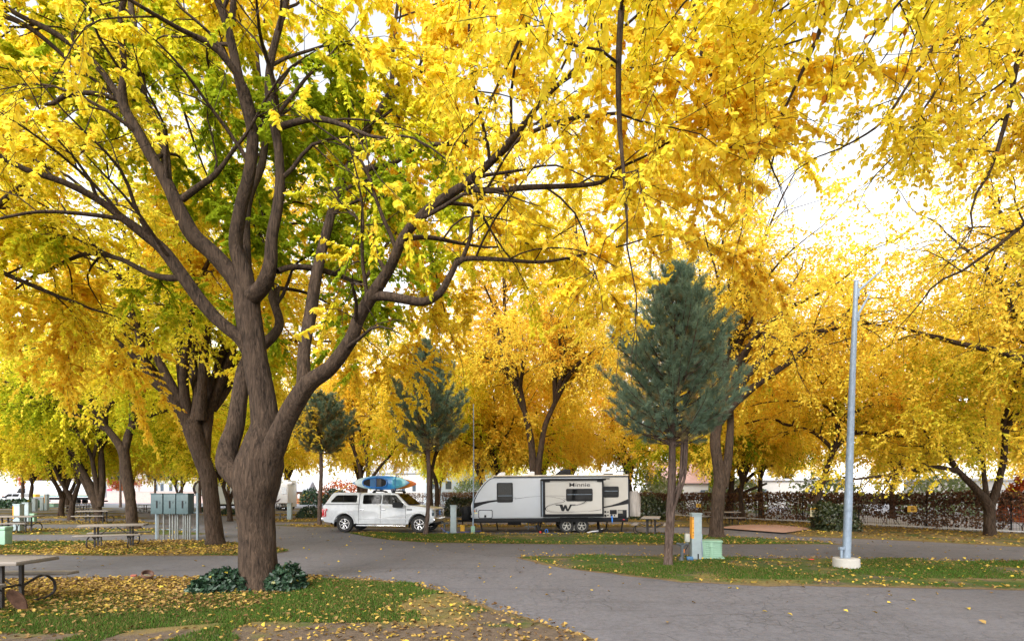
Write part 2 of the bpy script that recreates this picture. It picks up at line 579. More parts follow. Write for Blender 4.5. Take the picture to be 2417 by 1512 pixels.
# ------------------------------------------------------------------ foliage and bark
def ramp_leaf(shift=0.0):
    return [(0.0, (0.16, 0.28, 0.015)), (0.22, (0.46, 0.54, 0.03)), (0.42, (0.84, 0.76, 0.045)), (0.62, (0.97, 0.80, 0.08)), (0.82, (0.98, 0.73, 0.09)), (1.0, (0.55, 0.22, 0.03))]
LEAF = leaf_mat("yellow_leaf", ramp_leaf(), 0.58)
LEAFO = leaf_mat("golden_leaf", [(0.0, (0.12, 0.22, 0.012)), (0.25, (0.52, 0.54, 0.035)), (0.45, (0.97, 0.79, 0.085)), (0.7, (0.98, 0.73, 0.095)), (1.0, (0.80, 0.36, 0.05))], 0.60)
LEAFR = leaf_mat("rust_leaf", [(0.0, (0.30, 0.06, 0.03)), (0.5, (0.55, 0.16, 0.05)), (1.0, (0.75, 0.35, 0.10))], 0.5)
LITTER = leaf_mat("fallen_leaf", [(0.0, (0.06, 0.032, 0.016)), (0.25, (0.15, 0.085, 0.038)), (0.5, (0.28, 0.18, 0.07)), (0.75, (0.44, 0.29, 0.065)), (1.0, (0.60, 0.44, 0.06))], 0.15)
EVERG = leaf_mat("evergreen_leaf", [(0.0, (0.008, 0.020, 0.012)), (0.5, (0.022, 0.050, 0.026)), (0.85, (0.045, 0.090, 0.040)), (1.0, (0.30, 0.24, 0.03))], 0.15, 0.035)
OLIVE = leaf_mat("olive_leaf", [(0.0, (0.012, 0.020, 0.008)), (0.5, (0.035, 0.050, 0.016)), (1.0, (0.090, 0.105, 0.035))], 0.15, 0.05)
PALEG = leaf_mat("pale_green_leaf", [(0.0, (0.12, 0.17, 0.07)), (0.5, (0.24, 0.30, 0.14)), (1.0, (0.45, 0.48, 0.26))], 0.4)
VINE = leaf_mat("vine_leaf", [(0.0, (0.035, 0.020, 0.014)), (0.5, (0.115, 0.062, 0.040)), (0.85, (0.20, 0.105, 0.065)), (1.0, (0.34, 0.22, 0.06))], 0.2)
NEEDLE = leaf_mat("pine_needle", [(0.0, (0.40, 0.27, 0.13)), (0.18, (0.30, 0.29, 0.15)), (0.5, (0.165, 0.250, 0.175)), (1.0, (0.30, 0.40, 0.29))], 0.4)
GRASS = leaf_mat("grass_blade", [(0.0, (0.20, 0.15, 0.06)), (0.3, (0.05, 0.085, 0.015)), (0.7, (0.065, 0.130, 0.022)), (1.0, (0.12, 0.19, 0.04))], 0.3)
def mat_bark(name, dark, light, fur=1.0):
    t = NT(name)
    v = t.obj((1, 1, 0.16))
    v2 = t.obj((1, 1, 0.9))
    n1 = t.noise(v, 21, 7, 0.66, 0.9)
    n2 = t.noise(v2, 3.0, 5, 0.6)
    c = t.ramp(n1, [(0.35, dark), (0.66, light)])
    c = t.mix(t.math('MULTIPLY', t.g(n2, 0.45, 0.7), 0.22), c, tuple(min(1, x * 1.5) for x in light))
    h = t.math('ADD', n1, t.math('MULTIPLY', t.noise(t.obj((1, 1, 0.5)), 60, 4), 0.35))
    return t.pbr(c, 0.9, 0, t.bump(h, 1.0 * fur, 0.05), spec=0.2)
BARK = mat_bark("bark_brown", (0.012, 0.0075, 0.005), (0.084, 0.055, 0.037))
BARKP = mat_bark("bark_pine", (0.040, 0.026, 0.020), (0.17, 0.12, 0.10))

def nrm(a):
    return a / np.maximum(np.linalg.norm(a, axis=1, keepdims=True), 1e-9)
def leaf_arrays(P, D, N, S, tone, wid=0.62, full=True, fold=0.12):
    D = nrm(D); Sd = nrm(np.cross(D, N)); N = nrm(np.cross(Sd, D))
    if full:
        L = [(0, 0, 0), (0.28, -0.5, fold), (0.66, -0.36, fold * 0.7), (1.0, 0, -0.10), (0.66, 0.36, fold * 0.7), (0.28, 0.5, fold)]
        F = np.array([(0, 1, 2, 3), (0, 3, 4, 5)])
    else:
        L = [(0, 0, 0), (0.42, -0.5, fold), (1.0, 0, -0.08), (0.42, 0.5, fold)]
        F = np.array([(0, 1, 2, 3)])
    n, m = len(P), len(L)
    V = np.empty((n, m, 3), dtype=np.float32)
    for i, (u, v, w) in enumerate(L):
        V[:, i] = P + (D * u + Sd * (v * wid) + N * w) * S[:, None]
    faces = (np.arange(n)[:, None, None] * m + F[None]).reshape(-1, 4)
    return V.reshape(-1, 3), faces, np.repeat(tone, m)
def leaves(name, P, D, N, S, tone, mat, parent=None, wid=0.62, full=True, fold=0.12):
    V, Fc, tn = leaf_arrays(P, D, N, S, tone, wid, full, fold)
    return mesh_np(name, V, [Fc], mat, {"tone": tn}, parent)
def field3(P, s, seed):
    r = np.random.default_rng(seed)
    out = np.zeros(len(P))
    for k in range(5):
        kv = r.normal(0, 1, 3); kv /= np.linalg.norm(kv)
        out += np.sin(P @ (kv * s * (0.7 + 0.25 * k)) + r.uniform(0, 6.28)) / (1 + 0.25 * k)
    return out / 2.6

class Tree:
    """limbs -> boughs -> twigs -> leaves; everything in metres about the foot of the trunk"""
    def __init__(s, seed):
        s.r = np.random.default_rng(seed)
        s.seed = seed
        s.big = []      # (pts, radii)
        s.twP, s.twD, s.twL = [], [], []
    def v(s, sd=1.0): return Vector(s.r.normal(0, sd, 3))
    def limb(s, pts, rads): s.big.append((pts, rads))
    def curve(s, a, b, d0, wob=0.12, step=0.35):
        L = (b - a).length
        c = a + d0.normalized() * L * 0.5
        n = max(3, int(L / step))
        out = []
        ph = s.v(1.0)
        for i in range(n + 1):
            t = i / n
            p = a * (1 - t) ** 2 + c * 2 * t * (1 - t) + b * t * t
            wv = Vector((math.sin(t * 7 + ph.x * 3), math.sin(t * 8 + ph.y * 3), math.sin(t * 6 + ph.z * 3)))
            out.append(p + wv * wob * min(1, L / 3) * math.sin(math.pi * min(1, t * 1.0)) )
        return out
    def bough(s, a, d, L, r, lvl, droop=0.0, twig_every=0.22, twl=(0.35, 0.7), sub=(4, 0.5), tw0=0.0):
        tgt = a + (d + s.v(0.22) + Vector((0, 0, -droop))).normalized() * L
        pts = s.curve(a, tgt, d + Vector((0, 0, 0.25)), 0.10, 0.28 if lvl else 0.4)
        n = len(pts)
        rads = [max(0.0035, r * (1 - 0.85 * i / (n - 1))) for i in range(n)]
        s.limb(pts, rads)
        acc = 0.0
        for i in range(1, n):
            seg = pts[i] - pts[i - 1]
            if i / n < tw0: continue
            acc += seg.length
            while acc > twig_every:
                acc -= twig_every
                f = s.r.random()
                p = pts[i - 1] + seg * f
                dd = seg.normalized() * 0.55 + s.v(0.55) + Vector((0, 0, -0.18))
                s.twP.append(p); s.twD.append(dd.normalized()); s.twL.append(s.r.uniform(*twl))
        s.twP.append(pts[-1]); s.twD.append((pts[-1] - pts[-2]).normalized()); s.twL.append(twl[1])
        if lvl > 0:
            for k in range(sub[0]):
                t = s.r.uniform(max(0.2, tw0), 0.98)
                i = min(n - 2, int(t * (n - 1)))
                dd = ((pts[i + 1] - pts[i]).normalized() * 0.75 + s.v(0.6)).normalized()
                s.bough(pts[i], dd, L * sub[1] * s.r.uniform(0.6, 1.15), max(0.005, rads[i] * 0.6), lvl - 1, droop * 1.1, twig_every, twl, sub, tw0 * .6)
    def dress(s, pts, rads, t0=0.3, every=0.5, L=(1.4, 2.8), centre=None, droop=0.15, lvl=1, up=0.15, rmax=0.10, **kw):
        """boughs off a limb"""
        acc = 0
        n = len(pts)
        for i in range(1, n):
            seg = pts[i] - pts[i - 1]
            if i / n < t0 or rads[i] > rmax: continue
            acc += seg.length
            while acc > every:
                acc -= every
                out = (pts[i] - centre) if centre is not None else Vector((0, 0, 0))
                out.z *= 0.4
                out = out.normalized() if out.length > 0.1 else s.v(1)
                rnd = s.v(1.0); rnd.z *= 0.6
                tg = seg.normalized()
                rnd = rnd - tg * rnd.dot(tg) * 0.7
                d = (tg * 0.45 + rnd.normalized() * 0.9 + out * 0.35 + Vector((0, 0, up))).normalized()
                s.bough(pts[i], d, s.r.uniform(*L), max(0.009, min(0.04, rads[i] * 0.5)), lvl, droop, **kw)
        if rads[-1] < 0.12:
            d = (pts[-1] - pts[-2]).normalized()
            s.bough(pts[-1], d, L[1], rads[-1], lvl, droop, **kw)
    def mesh(s, root, leafmat, barkmat, size=0.13, per=9, tone=0.5, tvar=0.12, patch=0.22, full=False, minr=0.0, keep=None, hang=0.55, greens=None, sides=(28, 12, 6, 3), bark=True, fine=0.07, lo=None):
        mb, mt = MB(), MB()
        for pts, rads in s.big:
            r0 = max(rads)
            if r0 < minr: continue
            if r0 > fine:
                def disp(p, a, rr, i, sd=s.seed):
                    q = Vector((math.cos(a), math.sin(a), 0))
                    w = noise.noise(Vector((q.x * 1.3 + p.x * 2, q.y * 1.3 + p.y * 2, p.z * 1.2 + sd))) * 0.10
                    f = abs(noise.noise(Vector((q.x * 7, q.y * 7, p.z * 1.1 + sd * 3)))) * 0.13
                    return rr * (1 + w - f + 0.03)
                vs, fs = ring_tube(pts, rads, sides[0] if r0 > 0.13 else 18, disp)
                n = sides[0] if r0 > 0.13 else 18
                k = len(pts)
                fs.append(tuple((k - 1) * n + i for i in range(n)))
                mb.add(vs, fs)
            else:
                nn = sides[1] if r0 > 0.03 else (sides[2] if r0 > 0.014 else sides[3])
                vs, fs = ring_tube(pts, rads, nn)
                (mb if r0 > 0.03 else mt).add(vs, fs)
        P = np.array([tuple(p) for p in s.twP]); D = np.array([tuple(d) for d in s.twD]); L = np.array(s.twL)
        if keep is not None:
            m = keep(P); P, D, L = P[m], D[m], L[m]
        r = s.r
        # twig slivers
        n = len(P)
        side = nrm(np.cross(D, r.normal(0, 1, (n, 3))))
        tip = P + D * L[:, None] + np.array([0, 0, -0.10]) * L[:, None]
        w = 0.0045
        bi = nrm(np.cross(D, side))
        V = np.stack([P + side * w, P - side * w * 0.5 + bi * w, P - side * w * 0.5 - bi * w, tip], 1).reshape(-1, 3)
        F = (np.arange(n)[:, None, None] * 4 + np.array([(0, 1, 3), (1, 2, 3), (2, 0, 3)])[None]).reshape(-1, 3)
        me_tr = mb.build("trunk", barkmat, root, smooth=True, angle=70)
        if mt.v:
            mv = np.array([tuple(v) for v in mt.v])
            q = [f for f in mt.f if len(f) == 4]
            mesh_np("twigs", np.concatenate([mv, V]), [np.array(q), F + len(mv)], barkmat, None, root)
        # leaves
        T = np.repeat(np.arange(n), per)
        m = len(T)
        u = np.tile((np.arange(per) + 0.7) / per, n) + r.normal(0, 0.05, m)
        Pl = P[T] + D[T] * (L[T] * u)[:, None]
        Pl[:, 2] -= 0.10 * L[T] * u * u
        sgn = np.where(r.random(m) < 0.5, -1.0, 1.0)
        hz = nrm(np.cross(D[T], np.array([0, 0, 1.0])) + 1e-6)
        Dl = hz * (sgn * 0.8)[:, None] + D[T] * 0.5 + r.normal(0, 0.35, (m, 3))
        Dl[:, 2] -= hang
        Nl = np.array([0, 0, 1.0]) + r.normal(0, 0.45, (m, 3))
        Sz = size * r.uniform(0.55, 1.25, m)
        tn = tone + field3(Pl, 0.9, s.seed + 5) * patch + r.normal(0, tvar, m)
        if greens is not None:
            for gc, gr, ga in greens:
                d2 = ((Pl - np.array(gc)) ** 2).sum(1) / gr ** 2
                tn -= (ga + .12) * np.exp(-d2 / 1.7) * (0.6 + 0.8 * r.random(m))
        tn += np.where(r.random(m) < 0.02, 0.35, 0)
        leaves("crown", Pl, Dl, Nl, Sz, np.clip(tn, 0 if lo is None else lo, 1), leafmat, root, 0.66, full)
        return m
# ------------------------------------------------------------------ trees
def traced(base, pts, step=0.12):
    """(px, py, distance, half width px) -> smooth limb about the tree's foot"""
    q = [(W(x, y, d) - base, w / F0 * d) for x, y, d, w in pts]
    return catmull(q, step)
def foot(px, py, d=None):
    if d is None: d = dist(py)
    return Vector(((px - CX) / F0 * d, d, 0))

# --- the big tree in front
B0 = foot(612, 1392)
main = thing("yellow_tree", "big yellow tree nearest the camera, its thick forked trunk between two ivy clumps", "tree", B0)
t = Tree(11)
D0 = B0.y
def T(*pts): return traced(B0, pts)
trunk = T((614, 1400, D0, 62), (612, 1380, D0, 50), (610, 1352, D0, 43), (608, 1300, D0, 40), (606, 1240, D0, 39), (603, 1190, D0, 43), (607, 1140, D0, 51), (615, 1090, D0, 51), (622, 1045, D0, 41), (627, 1000, D0, 30), (618, 930, D0, 28), (606, 870, D0, 28), (596, 800, D0, 27), (586, 740, D0, 28), (583, 690, D0, 30), (580, 660, D0, 17))
t.limb(*trunk)
limbsD = {}
def add(name, *pts):
    limbsD[name] = T(*[(a, b, c, w * .90) for a, b, c, w in pts])
    t.limb(*limbsD[name])
d = D0
add('A', (592, 1165, d, 28), (560, 1128, d + .02, 27), (534, 1095, d + .08, 25), (540, 1050, d + .2, 23), (555, 1005, d + .3, 21), (566, 930, d + .45, 20), (578, 870, d + .6, 18), (600, 830, d + .8, 16), (642, 795, d + 1, 12), (660, 760, d + 1.2, 11), (640, 690, d + 1.5, 10), (636, 600, d + 1.9, 9), (650, 500, d + 2.3, 7), (690, 400, d + 2.8, 5))
add('C1', (587, 715, d, 24), (552, 655, d - .05, 23), (505, 600, d - .1, 21), (458, 558, d - .15, 20), (428, 505, d - .2, 18), (398, 440, d - .25, 16), (358, 370, d - .3, 14), (322, 305, d - .35, 13), (290, 245, d - .4, 12), (292, 180, d - .5, 8), (289, 100, d - .6, 7), (285, 40, d - .7, 7), (300, -40, d - .9, 6), (310, -160, d - 1.1, 4))
add('C1b', (289, 243, d - .4, 9), (245, 175, d - .5, 8), (190, 120, d - .6, 8), (110, 68, d - .8, 7), (40, 34, d - .9, 6), (-40, -20, d - 1.1, 5))
add('C1c', (278, 236, d - .4, 6), (240, 224, d - .5, 6), (195, 219, d - .6, 5.5), (150, 228, d - .7, 5.5), (125, 245, d - .75, 5), (104, 247, d - .8, 3))
add('C1d', (396, 440, d - .2, 11), (389, 358, d + .1, 11), (373, 295, d + .3, 10), (342, 236, d + .5, 9), (330, 155, d + .7, 9), (314, 47, d + 1, 8), (300, -60, d + 1.3, 6))
add('C1e', (342, 236, d + .5, 9), (300, 225, d + .6, 6))
add('C1f', (215, 190, d + .7, 8), (185, 120, d + .9, 9), (160, 50, d + 1.1, 10), (130, -20, d + 1.3, 8))
limbsD['C1f2'] = T((342, 236, d + .5, 9), (270, 215, d + .7, 9), (240, 190, d + .7, 9), (215, 190, d + .7, 8)); t.limb(*limbsD['C1f2'])
add('C1g', (430, 470, d - .2, 9), (470, 440, d - .3, 8), (505, 415, d - .4, 7), (530, 385, d - .5, 5))
add('C2', (584, 700, d - .05, 24), (575, 640, d - .1, 22), (556, 580, d - .2, 17), (566, 500, d - .3, 15), (588, 410, d - .45, 15), (596, 320, d - .6, 14), (582, 260, d - .7, 12), (563, 180, d - .8, 12), (547, 105, d - .9, 11), (533, 50, d - 1, 11), (515, 5, d - 1.1, 9), (480, -60, d - 1.3, 7), (430, -150, d - 1.5, 5))
add('C2b', (547, 60, d - .95, 8), (552, -10, d - 1.1, 7), (560, -120, d - 1.3, 5))
add('C2c', (580, 660, d + .1, 16), (578, 560, d + .3, 13), (586, 470, d + .5, 11), (620, 380, d + .7, 9), (625, 280, d + 1, 8), (610, 180, d + 1.2, 7), (600, 60, d + 1.5, 5), (590, -60, d + 1.8, 4))
add('C3', (595, 700, d - .1, 22), (622, 672, d - .3, 20), (638, 625, d - .45, 17), (642, 560, d - .5, 14), (655, 490, d - .5, 13), (661, 425, d - .5, 12), (657, 350, d - .5, 11), (645, 285, d - .5, 11), (634, 210, d - .5, 10), (640, 140, d - .6, 9), (655, 80, d - .7, 8), (676, 0, d - .8, 7), (690, -100, d - 1, 5))
add('C3b', (654, 640, d - .4, 8), (690, 630, d - .1, 7), (745, 634, d + .2, 8), (800, 650, d + .6, 6), (850, 665, d + 1, 5), (880, 630, d + 1.2, 4))
add('C3c', (660, 300, d - .6, 9), (700, 288, d - .8, 8), (745, 280, d - 1, 8), (800, 292, d - 1.3, 6), (870, 320, d - 1.6, 4))
add('B', (595, 845, d, 18), (568, 800, d - .1, 16), (525, 765, d - .2, 16), (480, 718, d - .3, 16), (432, 652, d - .4, 16), (388, 592, d - .5, 15), (345, 556, d - .6, 13), (290, 515, d - .8, 10), (230, 470, d - 1, 9), (150, 430, d - 1.3, 8), (60, 400, d - 1.5, 7), (0, 370, d - 1.7, 7), (-110, 330, d - 2, 5))
add('Bb', (432, 655, d - .3, 9), (395, 655, d - .1, 8), (350, 645, d + .2, 7), (280, 610, d + .5, 6), (200, 600, d + .9, 5), (110, 640, d + 1.2, 4))
add('Bc', (290, 517, d - .8, 6), (200, 505, d - 1.1, 5), (90, 500, d - 1.5, 4), (-20, 520, d - 1.9, 3))
add('D', (606, 1165, d, 26), (622, 1110, d - .06, 36), (648, 1052, d - .15, 30), (672, 998, d - .28, 25), (700, 945, d - .4, 25), (728, 905, d - .5, 23), (780, 866, d - .6, 18), (828, 803, d - .8, 17), (846, 752, d - .9, 16), (868, 712, d - 1, 16), (892, 676, d - 1.1, 15), (922, 628, d - 1.2, 13), (952, 560, d - 1.4, 12), (985, 520, d - 1.5, 12), (1030, 480, d - 1.6, 12), (1090, 440, d - 1.8, 11), (1140, 400, d - 1.9, 10), (1190, 350, d - 2.1, 9), (1240, 290, d - 2.2, 8), (1280, 238, d - 2.4, 6), (1350, 170, d - 2.6, 5), (1440, 92, d - 2.8, 4), (1500, 40, d - 3, 3))
add('D1', (716, 925, d - .45, 20), (717, 880, d - .4, 17), (719, 820, d - .3, 15), (735, 725, d - .1, 15), (748, 645, d, 14), (770, 550, d + .2, 12), (800, 445, d + .4, 11), (832, 380, d + .6, 11), (856, 325, d + .8, 10), (886, 280, d + 1, 9), (912, 238, d + 1.2, 9), (955, 190, d + 1.4, 7), (1000, 162, d + 1.6, 6), (1060, 120, d + 1.9, 5), (1120, 40, d + 2.2, 4))
add('D1b', (832, 412, d + .5, 8), (880, 395, d + .4, 7), (930, 385, d + .3, 6), (985, 345, d + .1, 6), (1060, 340, d, 5), (1130, 330, d - .2, 4))
add('D1c', (912, 238, d + 1.2, 8), (925, 190, d + 1.1, 7), (928, 100, d + 1, 5), (940, 0, d + .9, 4))
add('D3', (880, 700, d - 1.05, 12), (910, 698, d - 1.1, 12), (955, 706, d - 1.2, 12), (1000, 712, d - 1.3, 11), (1038, 692, d - 1.4, 10), (1068, 640, d - 1.4, 8), (1092, 612, d - 1.4, 7), (1180, 612, d - 1.4, 5), (1280, 618, d - 1.4, 4), (1380, 600, d - 1.3, 3))
add('D3b', (1090, 614, d - 1.4, 6), (1110, 560, d - 1.5, 5), (1118, 500, d - 1.6, 4), (1165, 420, d - 1.8, 3))
add('D4', (1095, 445, d - 1.8, 8), (1160, 450, d - 1.8, 7), (1250, 442, d - 1.9, 7), (1340, 439, d - 2, 6), (1420, 430, d - 2.1, 5), (1456, 400, d - 2.2, 4), (1520, 370, d - 2.4, 3))
add('D5', (948, 565, d - 1.4, 7), (1010, 560, d - 1.0, 6), (1090, 575, d - .6, 4))
add('D6', (1165, 380, d - 2, 6), (1240, 320, d - 1.6, 5), (1340, 282, d - 1.3, 5), (1450, 268, d - 1, 4), (1560, 262, d - .8, 3))
# limbs that reach back and towards the camera, unseen ends but real crown
cen = Vector((0, 0, 5.5))
for tgt, frm, r0 in (((2.0, 5.2, 9.5), 'C2c', .10), ((-3.0, 5.5, 8.8), 'C1d', .09), ((0.5, 6.0, 6.6), 'A', .08), ((-5.0, 2.5, 6.2), 'Bb', .06), ((3.2, 3.4, 6.6), 'D1', .07), ((-1.5, -3.0, 9.2), 'C2', .08), ((1.5, -3.2, 8.8), 'C3', .08)):
    pts, rads = limbsD[frm]
    i = len(pts) // 2
    c = t.curve(pts[i], Vector(tgt), pts[i] - pts[i - 3], 0.15, 0.25)
    rr = [max(0.012, min(r0, rads[i] * .8) * (1 - .8 * k / (len(c) - 1))) for k in range(len(c))]
    limbsD[frm + tgt.__repr__()] = (c, rr); t.limb(c, rr)
for k, (pts, rads) in limbsD.items():
    if k == 'C1c': continue
    t.dress(pts, rads, 0.30, 0.50, (1.4, 2.9), cen, 0.20, 1, 0.10, 0.13, twig_every=0.15, twl=(0.3, 0.6), sub=(5, 0.5), tw0=.38)
def gpos(px, py, d): return tuple(W(px, py, d) - B0)
def keep_main(P):
    # prune what hangs in front of the lower trunk and over the road gap, as the park keeps it pruned
    z = P[:, 2]
    w = P + np.array([B0.x, B0.y, 0])
    sx = w[:, 0] / np.maximum(w[:, 1], .1)
    low = ((z < 4.1) & (w[:, 1] < 14)) | ((z < 5.0) & (w[:, 1] < 9.8) & (w[:, 0] > -2.6)) | ((z < 2.0 + .33 * w[:, 1]) & (w[:, 0] > -.30 * w[:, 1]) & (w[:, 0] < -.02 * w[:, 1]) & (w[:, 1] < 15))
    near = (w[:, 1] < 6.2)
    front = np.clip((B0.y + .3 - w[:, 1]) / 1.3, 0, 1) * .90 * np.clip((2.2 - w[:, 0]) / 1.5, .35, 1)
    cut = np.random.default_rng(3).random(len(P)) < front
    return ~(low | near | cut)
GR = [(gpos(760, 480, 11.5), 1.3, .3), (gpos(500, 330, 11.5), 1.3, .28), (gpos(250, 640, 11), 1.6, .22), (gpos(1150, 780, 9), .8, .3), (gpos(120, 160, 10.5), 1.2, .22), (gpos(900, 680, 10.2), 1.1, .42), (gpos(800, 300, 11), 1.3, .35), (gpos(690, 720, 11), 1.2, .4), (gpos(330, 120, 11), 1.2, .4), (gpos(960, 760, 9.4), .8, .5), (gpos(640, 500, 11), 1.4, .32), (gpos(420, 560, 11), 1.2, .3), (gpos(800, 800, 11.5), 1.3, .4), (gpos(1000, 420, 10), .8, .3), (gpos(560, 200, 9), 1.2, .25)]
nm = t.mesh(main, LEAF, BARK, 0.110, 36, 0.66, 0.08, 0.10, True, 0, keep_main, 0.45, GR, lo=.16)
print("main leaves", nm)

# --- generic yellow trees
def crown_limbs(t, tips, H, Rr, n, lean=(0, 0), zlow=0.42, dz=0.0):
    """limbs from fork tips to points spread over a broad umbrella"""
    ctr = Vector((lean[0], lean[1], 0))
    res = []
    for i in range(n):
        a = 2 * math.pi * (i + t.r.uniform(-.25, .25)) / n + t.seed
        ring = (i % 3) / 2.0
        rad = Rr * (0.85 - 0.42 * ring) * t.r.uniform(.85, 1.1)
        z = H * (zlow + (0.93 - zlow) * (0.35 + 0.65 * ring) * t.r.uniform(.85, 1.05))
        tgt = Vector((math.cos(a) * rad, math.sin(a) * rad, z)) + ctr
        p, dr, r = min(tips, key=lambda q: ((q[0] + q[1] * 1.5) - tgt).length * t.r.uniform(.8, 1.2))
        hz = Vector((tgt.x - p.x, tgt.y - p.y, 0))
        c = t.curve(p, tgt, dr * 0.5 + Vector((0, 0, .6)) + hz.normalized() * .25, 0.22, 0.4)
        rr = [max(0.012, r * (1 - .88 * k / (len(c) - 1))) for k in range(len(c))]
        t.limb(c, rr); res.append((c, rr))
    return res
def yellow_tree(name, label, base, seed, stems, wm=1.0, H=14.5, Rr=6.5, n=9, tone=.62, mat=None, size=.14, per=13, extra=(), lean=(0, 0), every=0.52, L=(1.6, 3.3), lim=.085, zlow=.42, zmin=2.6, patch=.18, greens=None, group=None, tw=.22, full=False, trace=True, cut=None, rmax=.13):
    root = thing(name, label, "tree", base, 0, group)
    t = Tree(seed)
    tips = []
    for st in stems:
        pts, rads = traced(base, st, .2) if trace else catmull(st, .2)
        rads = [x * wm for x in rads]
        t.limb(pts, rads)
        tips.append((pts[-1], (pts[-1] - pts[-2]).normalized(), rads[-1]))
    res = crown_limbs(t, tips, H, Rr, n, lean, zlow)
    for e in extra:
        q = traced(base, e, .15) if trace else catmull(e, .15)
        q = (q[0], [x * (1 + wm) / 2 for x in q[1]])
        t.limb(*q); res.append(q)
    cen = Vector((lean[0], lean[1], H * .4))
    for pts, rads in res:
        t.dress(pts, rads, .15, every, L, cen, .26, 1, .12, rmax, twig_every=tw, twl=(.4, .8), sub=(4, .6))
    def keep(P):
        m = P[:, 2] > zmin
        if cut is not None: m &= ~cut(P + np.array([base.x, base.y, 0]))
        return m
    m = t.mesh(root, mat or LEAF, BARK, size, per, tone, .09, patch, full, .012, keep, .5, greens, (18, 9, 5, 3), fine=.09)
    print(name, label[:30], "leaves", m)
    return root

b2 = foot(508, 1287)
yellow_tree("yellow_tree", "dark leaning yellow tree between the meter cabinets and the big front tree", b2, 22, [
    [(508, 1292, b2.y, 34), (507, 1268, b2.y, 24), (500, 1200, b2.y, 21), (492, 1130, b2.y, 21), (476, 1080, b2.y, 23), (455, 1010, b2.y, 25), (446, 985, b2.y, 14)],
    [(484, 1100, b2.y, 15), (484, 1040, b2.y + .2, 15), (490, 990, b2.y + .3, 15), (495, 965, b2.y + .4, 11)]],
    wm=.82, H=16, Rr=7.4, n=9, size=.125, tone=.56, patch=.22, zlow=.36, extra=[
    [(448, 1010, b2.y, 19), (432, 985, b2.y - .1, 16), (398, 930, b2.y - .3, 13), (355, 890, b2.y - .5, 12), (336, 840, b2.y - .6, 11), (328, 790, b2.y - .7, 9), (314, 740, b2.y - .8, 8), (305, 690, b2.y - .9, 7), (308, 620, b2.y - 1, 6), (290, 540, b2.y - 1.2, 4)],
    [(325, 850, b2.y - .6, 7), (270, 800, b2.y - .9, 6), (190, 740, b2.y - 1.2, 5), (100, 700, b2.y - 1.6, 4), (30, 690, b2.y - 2, 3)],
    [(460, 1000, b2.y, 15), (468, 930, b2.y + .1, 13), (454, 860, b2.y + .2, 12), (462, 770, b2.y + .3, 10), (440, 720, b2.y + .4, 8), (400, 650, b2.y + .6, 6), (380, 560, b2.y + .8, 4)],
    [(474, 990, b2.y, 14), (478, 900, b2.y - .2, 11), (482, 830, b2.y - .3, 10), (488, 760, b2.y - .5, 8), (470, 660, b2.y - .7, 5)],
    [(430, 960, b2.y, 9), (392, 905, b2.y + .3, 8), (345, 880, b2.y + .6, 7), (280, 830, b2.y + .9, 5)],
    [(490, 975, b2.y + .3, 12), (520, 905, b2.y + .3, 10), (545, 845, b2.y + .2, 8), (555, 800, b2.y + .2, 7), (575, 730, b2.y + .1, 5)],
    [(500, 965, b2.y + .4, 12), (532, 925, b2.y + .7, 9), (556, 880, b2.y + .9, 8), (600, 800, b2.y + 1.4, 5)]], zmin=3.6)
b3 = foot(316, 1249)
yellow_tree("yellow_tree", "yellow tree with a bowed single trunk behind the second picnic table", b3, 33, [
    [(316, 1252, b3.y, 22), (312, 1235, b3.y, 14), (308, 1180, b3.y, 13), (298, 1120, b3.y, 14), (292, 1070, b3.y, 13), (275, 1040, b3.y, 10), (248, 1005, b3.y, 8)],
    [(292, 1075, b3.y, 10), (302, 1030, b3.y + .2, 10), (312, 1000, b3.y + .3, 8)]],
    wm=.84, H=15, Rr=6.8, n=10, tone=.42, patch=.26, lean=(-1.0, 0), zlow=.26, zmin=3.0, extra=[
    [(250, 1012, b3.y, 8), (200, 985, b3.y - .3, 6), (120, 960, b3.y - .8, 5), (60, 930, b3.y - 1.2, 4)],
    [(305, 1015, b3.y, 7), (345, 985, b3.y, 5), (400, 965, b3.y, 4)]])
b4 = foot(235, 1231)
yellow_tree("yellow_tree", "yellow tree whose trunk splits low into many stems, beside the box truck's rear", b4, 44, [
    [(235, 1233, b4.y, 17), (233, 1215, b4.y, 11), (226, 1185, b4.y, 13), (215, 1150, b4.y, 11), (200, 1120, b4.y, 9), (180, 1080, b4.y, 7)],
    [(232, 1200, b4.y, 9), (215, 1170, b4.y + .2, 9), (190, 1120, b4.y + .4, 7), (170, 1085, b4.y + .5, 5)],
    [(236, 1195, b4.y, 10), (240, 1150, b4.y, 11), (240, 1100, b4.y, 9), (238, 1060, b4.y, 7)],
    [(236, 1185, b4.y, 8), (225, 1130, b4.y - .3, 7), (218, 1085, b4.y - .4, 6)]],
    wm=.72, H=13, Rr=7, n=10, tone=.38, patch=.3, zlow=.30, zmin=3.2, size=.15)
b9 = foot(1692, 1268)
